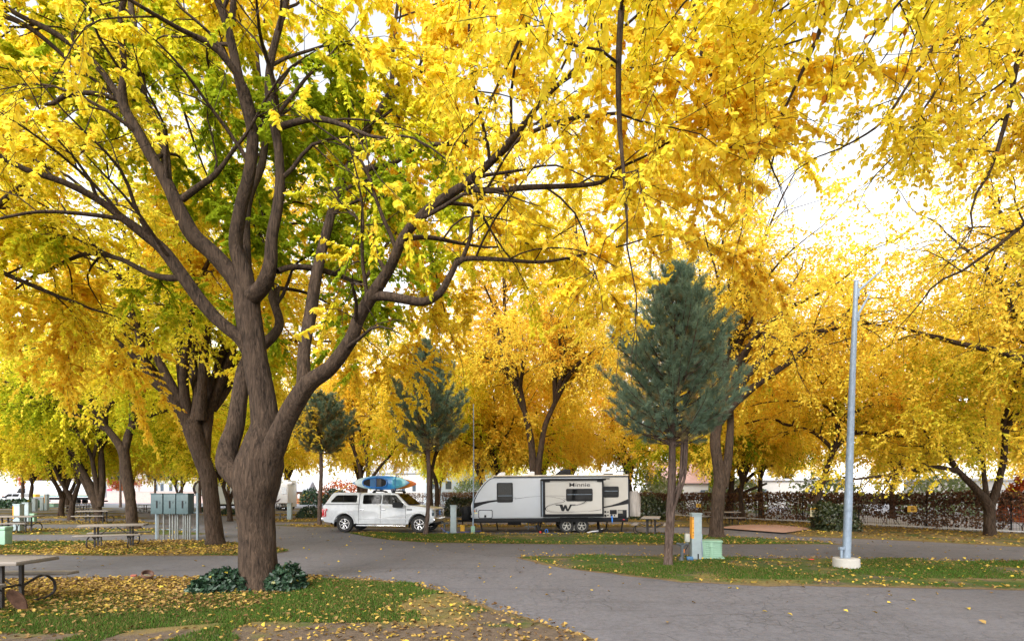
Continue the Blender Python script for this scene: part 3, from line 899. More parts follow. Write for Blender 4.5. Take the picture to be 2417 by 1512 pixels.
yellow_tree("golden_tree", "tall golden tree with a forked trunk just right of the biggest pine", b9, 55, [
    [(1692, 1271, b9.y, 30), (1692, 1258, b9.y, 21), (1692, 1220, b9.y, 18), (1696, 1170, b9.y, 18), (1700, 1130, b9.y, 17), (1692, 1080, b9.y, 14), (1688, 1040, b9.y, 14), (1692, 1000, b9.y, 15)],
    [(1708, 1150, b9.y, 12), (1716, 1100, b9.y + .2, 12), (1722, 1040, b9.y + .3, 11), (1724, 970, b9.y + .4, 9), (1712, 900, b9.y + .6, 8)]],
    wm=.82, H=16, Rr=6.4, n=15, tone=.62, patch=.10, mat=LEAFO, size=.125, lean=(.8, 0), zlow=.34, zmin=3.9, per=10, cut=lambda w: (w[:, 2] > 12.0) & (w[:, 0] > 10.8), extra=[
    [(1692, 1000, b9.y, 13), (1730, 955, b9.y - .2, 11), (1780, 912, b9.y - .4, 9), (1840, 870, b9.y - .7, 8), (1900, 825, b9.y - 1, 7), (1960, 770, b9.y - 1.3, 5)],
    [(1745, 945, b9.y - .2, 9), (1752, 900, b9.y, 7), (1740, 830, b9.y + .3, 6), (1760, 740, b9.y + .5, 5), (1750, 640, b9.y + .7, 4)]])
b11 = foot(1922, 1250)
yellow_tree("golden_tree", "slender leaning golden tree with a yellow and white notice fixed to its trunk", b11, 66, [
    [(1922, 1253, b11.y, 16), (1922, 1240, b11.y, 12), (1924, 1210, b11.y, 11), (1933, 1165, b11.y, 11), (1950, 1110, b11.y, 10), (1967, 1062, b11.y, 9), (1978, 1020, b11.y, 7)]],
    wm=.62, H=11.5, Rr=6.0, n=9, tone=.5, patch=.22, mat=LEAFO, size=.14, zlow=.30, zmin=3.0, extra=[
    [(1965, 1065, b11.y, 7), (2000, 1030, b11.y - .3, 6), (2040, 1020, b11.y - .7, 5), (2110, 1030, b11.y - 1.2, 4)],
    [(1966, 1060, b11.y, 6), (1920, 1020, b11.y + .3, 5), (1850, 1000, b11.y + .6, 4)]])
b12 = foot(2335, 1262, 22.6)
yellow_tree("golden_tree", "wide low golden tree at the right edge, forking just above the fence top", b12, 77, [
    [(2337, 1265, b12.y, 18), (2335, 1230, b12.y, 15), (2335, 1195, b12.y, 15), (2310, 1160, b12.y, 11), (2260, 1110, b12.y, 8)],
    [(2336, 1200, b12.y, 12), (2350, 1160, b12.y, 11), (2368, 1090, b12.y, 9), (2372, 1030, b12.y, 8)],
    [(2330, 1190, b12.y, 9), (2325, 1140, b12.y + .3, 7), (2318, 1080, b12.y + .5, 5)]],
    wm=.72, H=9.5, Rr=6.0, n=10, tone=.45, patch=.24, mat=LEAFO, size=.135, zlow=.30, zmin=2.3, extra=[
    [(2262, 1112, b12.y, 7), (2200, 1102, b12.y - .4, 5), (2100, 1120, b12.y - 1.0, 4), (2020, 1130, b12.y - 1.4, 3)]])
b6 = foot(1262, 1240, 31)
yellow_tree("golden_tree", "golden tree with two straight parallel stems rising behind the trailer's middle roof vent", b6, 88, [
    [(1254, 1240, b6.y, 14), (1256, 1170, b6.y, 11), (1258, 1100, b6.y, 11), (1252, 1030, b6.y, 10), (1238, 970, b6.y, 8)],
    [(1270, 1240, b6.y, 12), (1271, 1110, b6.y, 10), (1278, 1050, b6.y, 9), (1288, 1000, b6.y + .2, 8), (1310, 950, b6.y + .3, 7)]],
    wm=.78, H=22, Rr=8.0, n=17, tone=.60, patch=.18, mat=LEAFO, size=.15, per=10, zlow=.26, zmin=4.2)
b7 = foot(858, 1225, 36)
yellow_tree("golden_tree", "golden tree with several upright stems directly behind the blue kayak's tail", b7, 99, [
    [(858, 1225, b7.y, 12), (856, 1160, b7.y, 10), (850, 1110, b7.y, 7), (835, 1060, b7.y, 6)],
    [(862, 1170, b7.y, 8), (868, 1110, b7.y, 7), (862, 1060, b7.y + .3, 6)],
    [(865, 1150, b7.y, 7), (890, 1110, b7.y, 6), (925, 1070, b7.y, 4)]],
    wm=.62, H=13, Rr=6.2, n=9, tone=.60, patch=.16, mat=LEAFO, size=.16, zlow=.27, zmin=2.9)
b8 = foot(1022, 1228, 37)
yellow_tree("green_tree", "yellow green tree with an arched double trunk behind the tall thin pine", b8, 111, [
    [(1030, 1228, b8.y, 9), (1031, 1180, b8.y, 8), (1030, 1140, b8.y, 7), (1014, 1100, b8.y, 7), (1000, 1060, b8.y, 6)],
    [(1020, 1226, b8.y, 9), (1016, 1160, b8.y, 7), (1018, 1120, b8.y, 6), (1026, 1080, b8.y + .3, 5)]],
    wm=.68, H=12, Rr=6.4, n=9, tone=.40, patch=.30, size=.16, zlow=.26, zmin=2.8, lean=(1.5, 0))
b10 = foot(1724, 1222, 38)
yellow_tree("green_tree", "green yellow tree behind the forked golden tree, low limbs sweeping right", b10, 122, [
    [(1724, 1224, b10.y, 16), (1722, 1190, b10.y, 13), (1726, 1150, b10.y, 10), (1730, 1100, b10.y, 8)],
    [(1726, 1180, b10.y, 9), (1745, 1150, b10.y, 8), (1790, 1110, b10.y - .3, 6), (1850, 1090, b10.y - .6, 4)],
    [(1724, 1185, b10.y, 8), (1760, 1160, b10.y - .2, 6), (1810, 1140, b10.y - .5, 4)]],
    wm=.62, H=11, Rr=6.5, n=10, tone=.22, patch=.24, size=.16, zlow=.26, zmin=2.6)

yellow_tree("golden_tree", "big golden crown at the right edge beside the lamp post, trunk out of view", Vector((18.6, 16.4, 0)), 93, [
    [(Vector((0, 0, 0)), .36), (Vector((0, 0, .4)), .26), (Vector((.1, 0, 2)), .23), (Vector((0, .1, 3.6)), .2)]],
    H=15.5, Rr=7.2, n=15, tone=.58, patch=.12, mat=LEAFO, size=.115, per=13, trace=False, zlow=.36, zmin=4.6, rmax=.13, cut=lambda w: (w[:, 0] < 14.2) & (w[:, 2] > 9.0))
# --- trees whose trunks stand out of the picture but whose boughs hang into it
def overhang(label, base, seed, H, tone, hangs, mat=LEAF, n=3, size=.088, cut=None, Rr=5.0, lim=.10):
    root = thing("overhanging_tree", label, "tree", base)
    t = Tree(seed)
    st = catmull([(Vector((0, 0, 0)), .40), (Vector((0, 0, .35)), .30), (Vector((.05, .1, 1.6)), .27), (Vector((0, .1, 3.0)), .28), (Vector((-.1, .1, 3.6)), .2)], .15)
    t.limb(*st)
    tips = [(st[0][-1], Vector((0, 0, 1)), .16)]
    res = crown_limbs(t, tips, H, Rr, n, (0, 0), .6)
    for h in hangs:
        q = [(W(x, y, d) - base, w / F0 * d) for x, y, d, w in h]
        p0 = q[0][0]
        c = t.curve(st[0][-3], p0, Vector((p0.x * .3, p0.y * .3, 3)), .2, .3)
        rr = [.12 + (q[0][1] - .12) * k / (len(c) - 1) for k in range(len(c))]
        t.limb(c, rr)
        pts, rads = catmull(q, .1)
        t.limb(pts, rads); res.append((pts, rads)); res.append((c[len(c) // 2:], rr[len(c) // 2:]))
    cen = Vector((0, 0, 5))
    for pts, rads in res:
        t.dress(pts, rads, .05, .55, (.8, 1.7), cen, .12, 1, .0, .13, twig_every=.15, twl=(.3, .55), sub=(4, .55))
    def keep(P):
        w = P + np.array([base.x, base.y, 0])
        m = (w[:, 1] > 3.4) | (w[:, 1] < -2) | (np.abs(w[:, 0]) > 5)
        m &= (P[:, 2] > 3.4)
        sx = CX + w[:, 0] / np.maximum(w[:, 1], .3) * F0
        sy = HY - (w[:, 2] - CAM_H) / np.maximum(w[:, 1], .3) * F0
        if cut is not None: m &= ~cut(sx, sy, w)
        return m
    m = t.mesh(root, mat, BARK, size, 15, tone, .07, .08, True, 0, keep, .45, None, (16, 8, 5, 3), fine=.12)
    print("overhang", m)
    return root
def cutA(sx, sy, w):
    # the open patch of sky at the upper right: boughs end before it
    inv = w[:, 1] > .5
    lim = np.interp(sx, [1000, 1400, 1600, 1750, 1900, 2060, 2100, 2700], [420, 500, 440, 350, 260, 130, 50, -50])
    return inv & (sy > lim) & (sx > 1000) & (sx < 3000)
overhang("boughs of an unseen tree hanging down across the picture's top right of centre", Vector((7.8, 2.4, 0)), 131, 11, .58, [
    [(1476, -120, 5.4, 9), (1468, 0, 5.4, 8), (1460, 150, 5.4, 7), (1462, 290, 5.4, 6), (1472, 410, 5.4, 4), (1480, 520, 5.4, 3)],
    [(2000, -160, 5.8, 9), (1960, 0, 5.8, 7), (1920, 110, 6, 5), (1860, 240, 6.2, 3)],
    [(1300, -200, 6.4, 8), (1280, -60, 6.5, 6), (1240, 60, 6.6, 4), (1190, 170, 6.7, 3)],
    [(1640, -200, 7.2, 7), (1640, 60, 7.4, 5), (1690, 200, 7.6, 4), (1760, 300, 7.8, 3)]], cut=cutA)
def cutB(sx, sy, w):
    inv = w[:, 1] > .5
    lim = np.interp(sx, [1500, 2050, 2120, 2200, 2300, 2417, 2700], [-400, -100, 120, 260, 420, 640, 900])
    sparse = (sx > 2020) & (sx < 2200) & (sy < 400)
    return inv & (((sy > lim) | (sx < 2030)) & ~sparse) & (sx < 2700)
overhang("unseen tree at the right edge, its drooping leaf sprays crossing the white sky", Vector((12.4, 7.6, 0)), 141, 11, .63, [
    [(2420, -150, 7.5, 8), (2300, 0, 7.3, 6), (2220, 90, 7.2, 4), (2150, 190, 7.1, 3), (2080, 290, 7, 3), (1985, 350, 7, 2)],
    [(2500, 40, 7.4, 8), (2415, 110, 7.3, 6), (2380, 260, 7.3, 5), (2350, 370, 7.4, 4)],
    [(2520, -100, 7, 8), (2380, 0, 7, 6), (2260, 130, 7, 4), (2200, 230, 7, 3)],
    [(2600, 380, 8.2, 8), (2480, 470, 8.2, 6), (2380, 560, 8.2, 4), (2270, 640, 8.2, 3)]], cut=cutB, Rr=4.6)
overhang("unseen tree at the left edge, its boughs filling the upper left corner", Vector((-12.6, 9.4, 0)), 151, 12, .54, [
    [(-120, 250, 9, 8), (0, 330, 9.2, 6), (120, 400, 9.4, 4)],
    [(-150, 560, 10.2, 8), (0, 640, 10.6, 6), (140, 700, 11, 4)],
    [(-100, 0, 9, 8), (60, 60, 9.2, 6), (180, 160, 9.6, 4)]], n=5, Rr=5)

# --- two yellow trees behind, copied for the far rows
protoA = yellow_tree("yellow_tree", "tall golden tree behind the trailer's rear ladder", Vector((11.5, 50, 0)), 161, [
    [(Vector((0, 0, 0)), .26), (Vector((0, 0, .4)), .19), (Vector((.1, 0, 2)), .17), (Vector((0, .1, 3.0)), .15)]],
    H=16, Rr=7, n=12, tone=.60, patch=.14, mat=LEAFO, size=.19, per=9, trace=False, zlow=.24, zmin=3.3, every=.6, group="yellow trees in the far rows", rmax=.13)
protoB = yellow_tree("yellow_tree", "yellow green tree behind the far picnic tables at left", Vector((-45, 52, 0)), 171, [
    [(Vector((0, 0, 0)), .28), (Vector((0, 0, .4)), .20), (Vector((-.15, 0, 1.6)), .18), (Vector((-.5, .1, 2.8)), .13)],
    [(Vector((-.1, 0, 1.5)), .18), (Vector((.3, .1, 2.4)), .15), (Vector((.7, 0, 3.2)), .13)]],
    H=14, Rr=7, n=12, tone=.50, patch=.24, size=.19, per=9, trace=False, zlow=.24, zmin=3.3, every=.6, group="yellow trees in the far rows", rmax=.13)
FAR = [
    (protoA, (30, 78), .3, 1.0, "distant golden tree over the pink roofed house"),
    (protoA, (44, 82), 1.9, 1.05, "distant golden tree behind the long white shed"),
    (protoA, (62, 80), 3.5, 1.1, "distant golden tree beyond the sheds, above the lamp post's right side"),
    (protoA, (76, 72), 5.1, 1.0, "distant golden tree over the far right of the fence"),
    (protoB, (-3, 98), 4.2, 1.0, "distant yellow tree over the pale blue building"),
    (protoA, (-1.0, 38.5), 5.7, .9, "golden tree behind the trailer's front window"),
    (protoA, (15.5, 34.5), 2.9, .85, "golden tree between the forked golden tree and the notice tree"),
    (protoA, (31, 30), 5.3, .9, "golden tree rising behind the fence, just right of the lamp post"),
    (protoB, (-19, 34.5), 1.1, .8, "yellow green tree behind the brownish pine's trunk"),
    (protoB, (-31, 36), 3.6, .9, "yellow tree behind the meter cabinets and the bowed tree"),
    (protoB, (-44, 39), 5.0, .95, "yellow green tree behind the second row picnic table at left"),
    (protoA, (3.0, 47), 1.0, 1.05, "golden tree behind the trailer's front roof vent"),
    (protoA, (18.5, 38), 2.1, 1.0, "golden tree right behind the vine fence, left of the lamp post"),
    (protoA, (29, 39), 3.3, 1.0, "golden tree behind the vine fence, right of the lamp post"),
    (protoA, (39, 34), 4.0, .95, "golden tree behind the fence at the right edge of the picture"),
    (protoA, (23, 56), 5.2, 1.15, "tall golden tree farther behind the fence, above the tree with the notice"),
    (protoA, (-3.5, 58), .4, 1.1, "tall golden tree behind the teal roofed building's right end"),
    (protoA, (-15.5, 52), 2.8, 1.0, "golden tree behind the pickup's white cap"),
    (protoA, (-29, 66), 3.9, 1.1, "orange golden tree rising above the log cabin"),
    (protoA, (-37, 50), 1.7, .9, "golden tree in front of the motorhome's window"),
    (protoB, (-56, 44), 2.0, 1.0, "yellow green tree left of the white pickup at the left edge"),
    (protoB, (-37, 42), 4.4, 1.0, "yellow tree close behind the low forked tree by the truck"),
    (protoB, (-62, 66), 5.5, 1.1, "yellow tree beyond the box truck's roof"),
    (protoB, (-52, 80), 1.0, 1.0, "yellow tree beside the distant pale building"),
    (protoB, (-24, 41), 3.0, .95, "yellow green tree between the fork of the big front tree and the pines"),
    (protoB, (-74, 58), .6, 1.1, "yellow tree far left behind the parked cars"),
    (protoA, (8, 70), 4.9, 1.2, "tallest golden tree far behind the trailer's black roof unit"),
    (protoA, (48, 46), 1.4, 1.2, "golden tree farthest right behind the fence"),
    (protoB, (-12, 84), 2.4, 1.1, "distant yellow tree above the kayaks"),
]
for src, (x, y), rz, sc, lab in FAR:
    dup(src, (x, y, 0), rz, lab, sc)

# --- pines
def pine(label, base, seed, H, z0, Rr, pts, tone=.6, dead=.2, stems=0, wm=1.0, nb=80, nn=46, nlen=.15, group="pines on the lawn strips"):
    root = thing("pine_tree", label, "tree", base, 0, group)
    r = np.random.default_rng(seed)
    mb = MB()
    q = [(W(x, y, base.y) - base, w / F0 * base.y) for x, y, w in pts]
    pp, rr = catmull(q, .12)
    rr = [x * wm for x in rr]
    def disp(p, a, rad, i):
        return rad * (1 + noise.noise(Vector((math.cos(a) * 2, math.sin(a) * 2, p.z * 3))) * .16)
    mb.add(*ring_tube(pp, rr, 14, disp))
    top = pp[-1]
    def axis(z):
        for i in range(len(pp) - 1):
            if pp[i].z <= z <= pp[i + 1].z:
                return pp[i].lerp(pp[i + 1], (z - pp[i].z) / max(1e-6, pp[i + 1].z - pp[i].z))
        return pp[-1]
    for k in range(stems):
        a = -1.1 + k * .9
        s0 = axis(1.1 + .3 * k)
        e = axis(z0 + .5) + Vector((.20 * math.cos(a) + .12, -.15, 0))
        m = s0.lerp(e, .4) + Vector((.15 * math.cos(a), -.14, 0))
        mb.tube(catmull([(s0, .05), (m, .045), (e, .035)], .15)[0], .036, 7)
    SP, SD, SL, ST = [], [], [], []
    for b in range(nb):
        u = (b + r.random()) / nb
        z = z0 + (H - z0) * u ** 1.05
        c = axis(z)
        prof = min(1, .50 + 2.4 * u) * (1 - u) ** .78
        L = Rr * prof * r.uniform(.5, 1.2) + .12
        a = b * 2.399 + r.normal(0, .3)
        rise = .22 + .75 * u + 1.6 * max(0, u - .8) * 5 * .5 + r.normal(0, .14)
        d = Vector((math.cos(a), math.sin(a), rise)).normalized()
        n = max(3, int(L / .16))
        pts2 = [c + d * (L * i / n) + Vector((0, 0, (.22 * L) * (i / n) ** 2 - .06 * L * math.sin(math.pi * i / n))) for i in range(n + 1)]
        mb.tube(pts2, [max(.006, .028 * (1 - .8 * i / n) * (L / Rr + .3)) for i in range(n + 1)], 5)
        for i in range(1, n + 1):
            f = i / n
            if f < .28: continue
            dd = (pts2[i] - pts2[i - 1]).normalized()
            k = 1 if f > .93 else int(r.integers(1, 3))
            for _ in range(k + (1 if f > .5 else 0)):
                sdv = Vector(r.normal(0, .55, 3)); sdv.z += .45
                sv = (dd * .8 + sdv * (.25 if f > .93 else .75)).normalized()
                SP.append(pts2[i]); SD.append(sv); SL.append(r.uniform(.16, .36)); ST.append(f)
    for _ in range(9):
        zt_ = top + Vector((r.normal(0, .05), r.normal(0, .05), -r.uniform(0, .7)))
        SP.append(zt_); SD.append((Vector((0, 0, 1)) + Vector(r.normal(0, .22, 3))).normalized()); SL.append(.42); ST.append(1)
    for _ in range(6):
        SP.append(top); SD.append((Vector((0, 0, 1)) + Vector(r.normal(0, .25, 3))).normalized()); SL.append(.3); ST.append(1)
    P, D, L, Tt = np.array([tuple(v) for v in SP]), np.array([tuple(v) for v in SD]), np.array(SL), np.array(ST)
    for i in range(len(P)):
        if L[i] > .2: mb.tube([P[i], P[i] + D[i] * L[i]], [.006, .003], 3, cap=False)
    mb.build("trunk", BARKP, root, angle=80)
    m = len(P) * nn
    I = np.repeat(np.arange(len(P)), nn)
    u = r.uniform(.15, 1.0, m)
    rad = nrm(np.cross(D[I], r.normal(0, 1, (m, 3))))
    ND = nrm(D[I] * r.uniform(.5, .95, m)[:, None] + rad * .75)
    NP = P[I] + D[I] * (L[I] * u)[:, None]
    NL = nlen * r.uniform(.7, 1.2, m)
    side = nrm(np.cross(ND, r.normal(0, 1, (m, 3)))) * .0055 * (nlen / .15) * max(1, base.y / 16)
    V = np.stack([NP - side, NP + side, NP + ND * NL[:, None]], 1).reshape(-1, 3)
    tn = tone + r.normal(0, .13, len(P))[I] + r.normal(0, .10, m) + .1 * field3(NP, 2.0, seed)
    tn = np.where((r.random(len(P)) < dead)[I] & (Tt[I] < .8), .05 + .1 * r.random(m), tn)
    F = np.arange(m * 3).reshape(-1, 3)
    mesh_np("needles", V, [F], NEEDLE, {"tone": np.repeat(np.clip(tn, 0, 1), 3)}, root)
    return root
p1 = foot(1577, 1335)
pine("biggest blue green pine, on the lawn strip between the trailer and the grey lamp post", p1, 5, 7.5, 3.1, 2.2, [(1577, 1338, 16), (1577, 1325, 13), (1579, 1280, 12), (1583, 1200, 13), (1586, 1130, 11), (1587, 1040, 9), (1590, 950, 8), (1594, 800, 5), (1598, 650, 2)], .58, .14, 3, .82, 225, 58)
p2 = foot(1005, 1262)
pine("tall thin pine with brown inner needles, its trunk in front of the pickup's bonnet", p2, 6, 8.4, 3.7, 2.3, [(1004, 1264, 12), (1006, 1250, 9), (1010, 1200, 8), (1012, 1130, 8), (1010, 1050, 7), (1008, 950, 5), (1004, 820, 2)], .52, .34, 0, .6, 165, 52, .17)
p3 = foot(754, 1240)
pine("brownish pine just behind the pickup's tail lights", p3, 8, 7.4, 4.2, 2.3, [(754, 1242, 8), (754, 1225, 6.5), (755, 1180, 6.5), (758, 1120, 6), (758, 1060, 5), (762, 960, 2)], .42, .5, 0, .75, 140, 48, .19)
# ------------------------------------------------------------------ shared object materials
WHITEP = M("white_paint", (0.54, 0.56, 0.595), .28, 0, .012, 2, coat=.6)
WHITEM = M("white_metal", (0.55, 0.55, 0.56), .4, 0, .05, 3)
BEIGEP = M("beige_panel", (0.355, 0.332, 0.298), .4, 0, .05, 1.5)
RVWHITE = M("rv_panel", (0.42, 0.44, 0.475), .38, 0, .04, 1.2)
BLACKP = M("black_plastic", (0.010, 0.010, 0.011), .55, 0, .3, 8, spec=.2)
BLACKG = M("charcoal_vinyl", (0.012, 0.012, 0.014), .5, 0, .2, 5, spec=.18)
RUBBER = M("tyre_rubber", (0.022, 0.021, 0.021), .85, 0, .3, 12, bump=.3)
CHROME = M("chrome", (0.72, 0.72, 0.74), .16, 1, .08, 5)
STEEL = M("galvanised_steel", (0.23, 0.285, 0.36), .5, .2, .15, 9)
GLASS = M("dark_glass", (0.006, 0.006, 0.006), .05, 0, .2, 2, coat=0.0, spec=.12)
GLASSB = M("window_glass", (0.05, 0.07, 0.09), .06, 0, .2, 3, coat=1.0, spec=.8)
REDL = M("red_lens", (0.50, 0.02, 0.03), .2, 0, .1, 5, coat=.8)
AMBER = M("amber_lens", (0.75, 0.20, 0.03), .25, 0, .1, 5)
BLUEP = M("blue_plastic", (0.02, 0.16, 0.55), .4, 0, .1, 5)
YELP = M("yellow_plastic", (0.75, 0.42, 0.02), .5, 0, .1, 5)
REDP = M("red_plastic", (0.60, 0.03, 0.03), .5, 0, .1, 5)
BROWNM = M("dark_steel_tube", (0.020, 0.016, 0.015), .6, .0, .3, 10)
TABLEW = M("weathered_table_top", (0.215, 0.185, 0.16), .75, 0, .16, 5, (1, 9, 9), bump=.2)
TABLEE = M("weathered_table_edge", (0.155, 0.13, 0.105), .75, 0, .16, 5, (1, 9, 9))
PEDG = M("pedestal_paint", (0.29, 0.345, 0.36), .5, 0, .10, 6)
PEDO = M("orange_sticker", (0.80, 0.34, 0.02), .5, 0, .08, 6)
MINT = M("mint_plastic", (0.23, 0.38, 0.27), .6, 0, .08, 5)
CABG = M("meter_cabinet_paint", (0.062, 0.098, 0.105), .5, 0, .12, 5)
TARP = M("grey_tarpaulin", (0.25, 0.225, 0.205), .8, 0, .2, 4, (3, 3, .6), bump=.4)
LOGW = M("log_siding", (0.32, 0.125, 0.05), .7, 0, .2, 5)
SHING = M("shingle_roof", (0.36, 0.37, 0.42), .85, 0, .25, 3, (1, 1, 8), bump=.5)
PINKW = M("pink_block_wall", (0.50, 0.37, 0.34), .85, 0, .1, 4)
TEAL = M("teal_trim", (0.04, 0.42, 0.42), .5, 0, .1, 4)
RUST = M("rusty_iron", (0.14, 0.070, 0.045), .8, .2, .5, 9, bump=.4)
ROPE = M("yellow_rope", (0.80, 0.55, 0.06), .7, 0, .1, 20)
ROOFM = M("roof_membrane", (0.62, 0.53, 0.40), .7, 0, .1, 3)

def rrect(x0, z0, x1, z1, r, n=5):
    out = []
    for cx, cz, a0 in ((x1 - r, z1 - r, 0), (x0 + r, z1 - r, 90), (x0 + r, z0 + r, 180), (x1 - r, z0 + r, 270)):
        for k in range(n + 1):
            a = R(a0 + 90 * k / n)
            out.append((cx + r * math.cos(a), cz + r * math.sin(a)))
    return out
def ribbon(pts):
    """(x, z, half width) -> outline of a swoosh"""
    n = len(pts)
    up, lo = [], []
    for i, (x, z, w) in enumerate(pts):
        a = Vector(pts[max(0, i - 1)][:2]); b = Vector(pts[min(n - 1, i + 1)][:2])
        d = (b - a).normalized(); p = Vector((-d.y, d.x))
        up.append((x + p.x * w, z + p.y * w)); lo.append((x - p.x * w, z - p.y * w))
    return up + lo[::-1]
def strip(mb, pts, y0, y1):
    """swoosh as a chain of quads (keeps curved ones clean)"""
    o = ribbon(pts); n = len(pts)
    up, lo = o[:n], o[n:][::-1]
    for i in range(n - 1):
        mb.add([(up[i][0], y0, up[i][1]), (up[i + 1][0], y0, up[i + 1][1]), (lo[i + 1][0], y0, lo[i + 1][1]), (lo[i][0], y0, lo[i][1]),
                (up[i][0], y1, up[i][1]), (up[i + 1][0], y1, up[i + 1][1]), (lo[i + 1][0], y1, lo[i + 1][1]), (lo[i][0], y1, lo[i][1])],
               [(0, 1, 2, 3), (7, 6, 5, 4), (0, 4, 5, 1), (2, 6, 7, 3), (1, 5, 6, 2), (3, 7, 4, 0)])
def spline2(pts, m=8):
    """smooth (x,z,w) list"""
    q = [(Vector((a, 0, b)), w) for a, b, w in pts]
    out = []
    for i in range(len(q) - 1):
        p0, p1, p2, p3 = q[max(i - 1, 0)][0], q[i][0], q[i + 1][0], q[min(i + 2, len(q) - 1)][0]
        for k in range(m):
            t = k / m
            v = 0.5 * ((2 * p1) + (p2 - p0) * t + (2 * p0 - 5 * p1 + 4 * p2 - p3) * t * t + (3 * p1 - p0 - 3 * p2 + p3) * t ** 3)
            out.append((v.x, v.z, q[i][1] * (1 - t) + q[i + 1][1] * t))
    out.append((pts[-1][0], pts[-1][1], pts[-1][2]))
    return out
ROTX = Matrix.Rotation(R(90), 3, 'X')   # lathe axis -> -Y
def wheel(parent, x, y, z, Rt, w, rim_r, style=6, side=-1, rimmat=None, name="wheel"):
    prof = [(rim_r * .97, -w * .42), (rim_r * 1.02, -w * .5), (Rt * .90, -w * .5), (Rt * .975, -w * .40), (Rt, -w * .25), (Rt, w * .25), (Rt * .975, w * .40), (Rt * .90, w * .5), (rim_r * 1.02, w * .5), (rim_r * .97, w * .42)]
    mb = MB()
    vs = []
    n = 36
    for r, s in prof:
        for i in range(n):
            a = 2 * math.pi * i / n
            vs.append((x + r * math.cos(a), y + s, z + r * math.sin(a)))
    fs = []
    for k in range(len(prof)):
        k2 = (k + 1) % len(prof)
        for i in range(n):
            j = (i + 1) % n
            fs.append((k * n + i, k * n + j, k2 * n + j, k2 * n + i))
    mb.add(vs, fs)
    wo_ = mb.build(name, RUBBER, parent, angle=30)
    f = y + side * w * .40
    m = MB()
    # barrel, lip, hub and spokes
    def ring(r0, r1, ya, yb):
        v = []
        for i in range(n):
            a = 2 * math.pi * i / n
            for r, yy in ((r0, ya), (r1, ya), (r1, yb), (r0, yb)):
                v.append((x + r * math.cos(a), yy, z + r * math.sin(a)))
        ff = []
        for i in range(n):
            j = (i + 1) % n
            for k in range(4):
                k2 = (k + 1) % 4
                ff.append((i * 4 + k, j * 4 + k, j * 4 + k2, i * 4 + k2))
        m.add(v, ff)
    ring(rim_r * .88, rim_r * .99, f + side * .012, f - side * .05)
    m.lathe([(rim_r * .24, 0), (rim_r * .24, .03), (rim_r * .14, .045)], 14, (x, f - side * .02, z), Matrix.Rotation(R(90) * -side, 3, 'X'))
    for k in range(style):
        a = 2 * math.pi * k / style + .26
        for da in (-.16, .16) if style <= 6 else (0,):
            c, s_ = math.cos(a + da * .6), math.sin(a + da * .6)
            c2, s2 = math.cos(a + da), math.sin(a + da)
            m.tube([(x + rim_r * .2 * c, f - side * .012, z + rim_r * .2 * s_), (x + rim_r * .92 * c2, f - side * .004, z + rim_r * .92 * s2)], [rim_r * .085, rim_r * .075], 6)
    m.build("rim", rimmat or CHROME, wo_)
    d = MB()
    d.lathe([(rim_r * .87, 0), (rim_r * .87, .01)], 24, (x, f - side * .055, z), Matrix.Rotation(R(90), 3, 'X'))
    d.build("brake_disc", BLACKP, wo_)
    return wo_

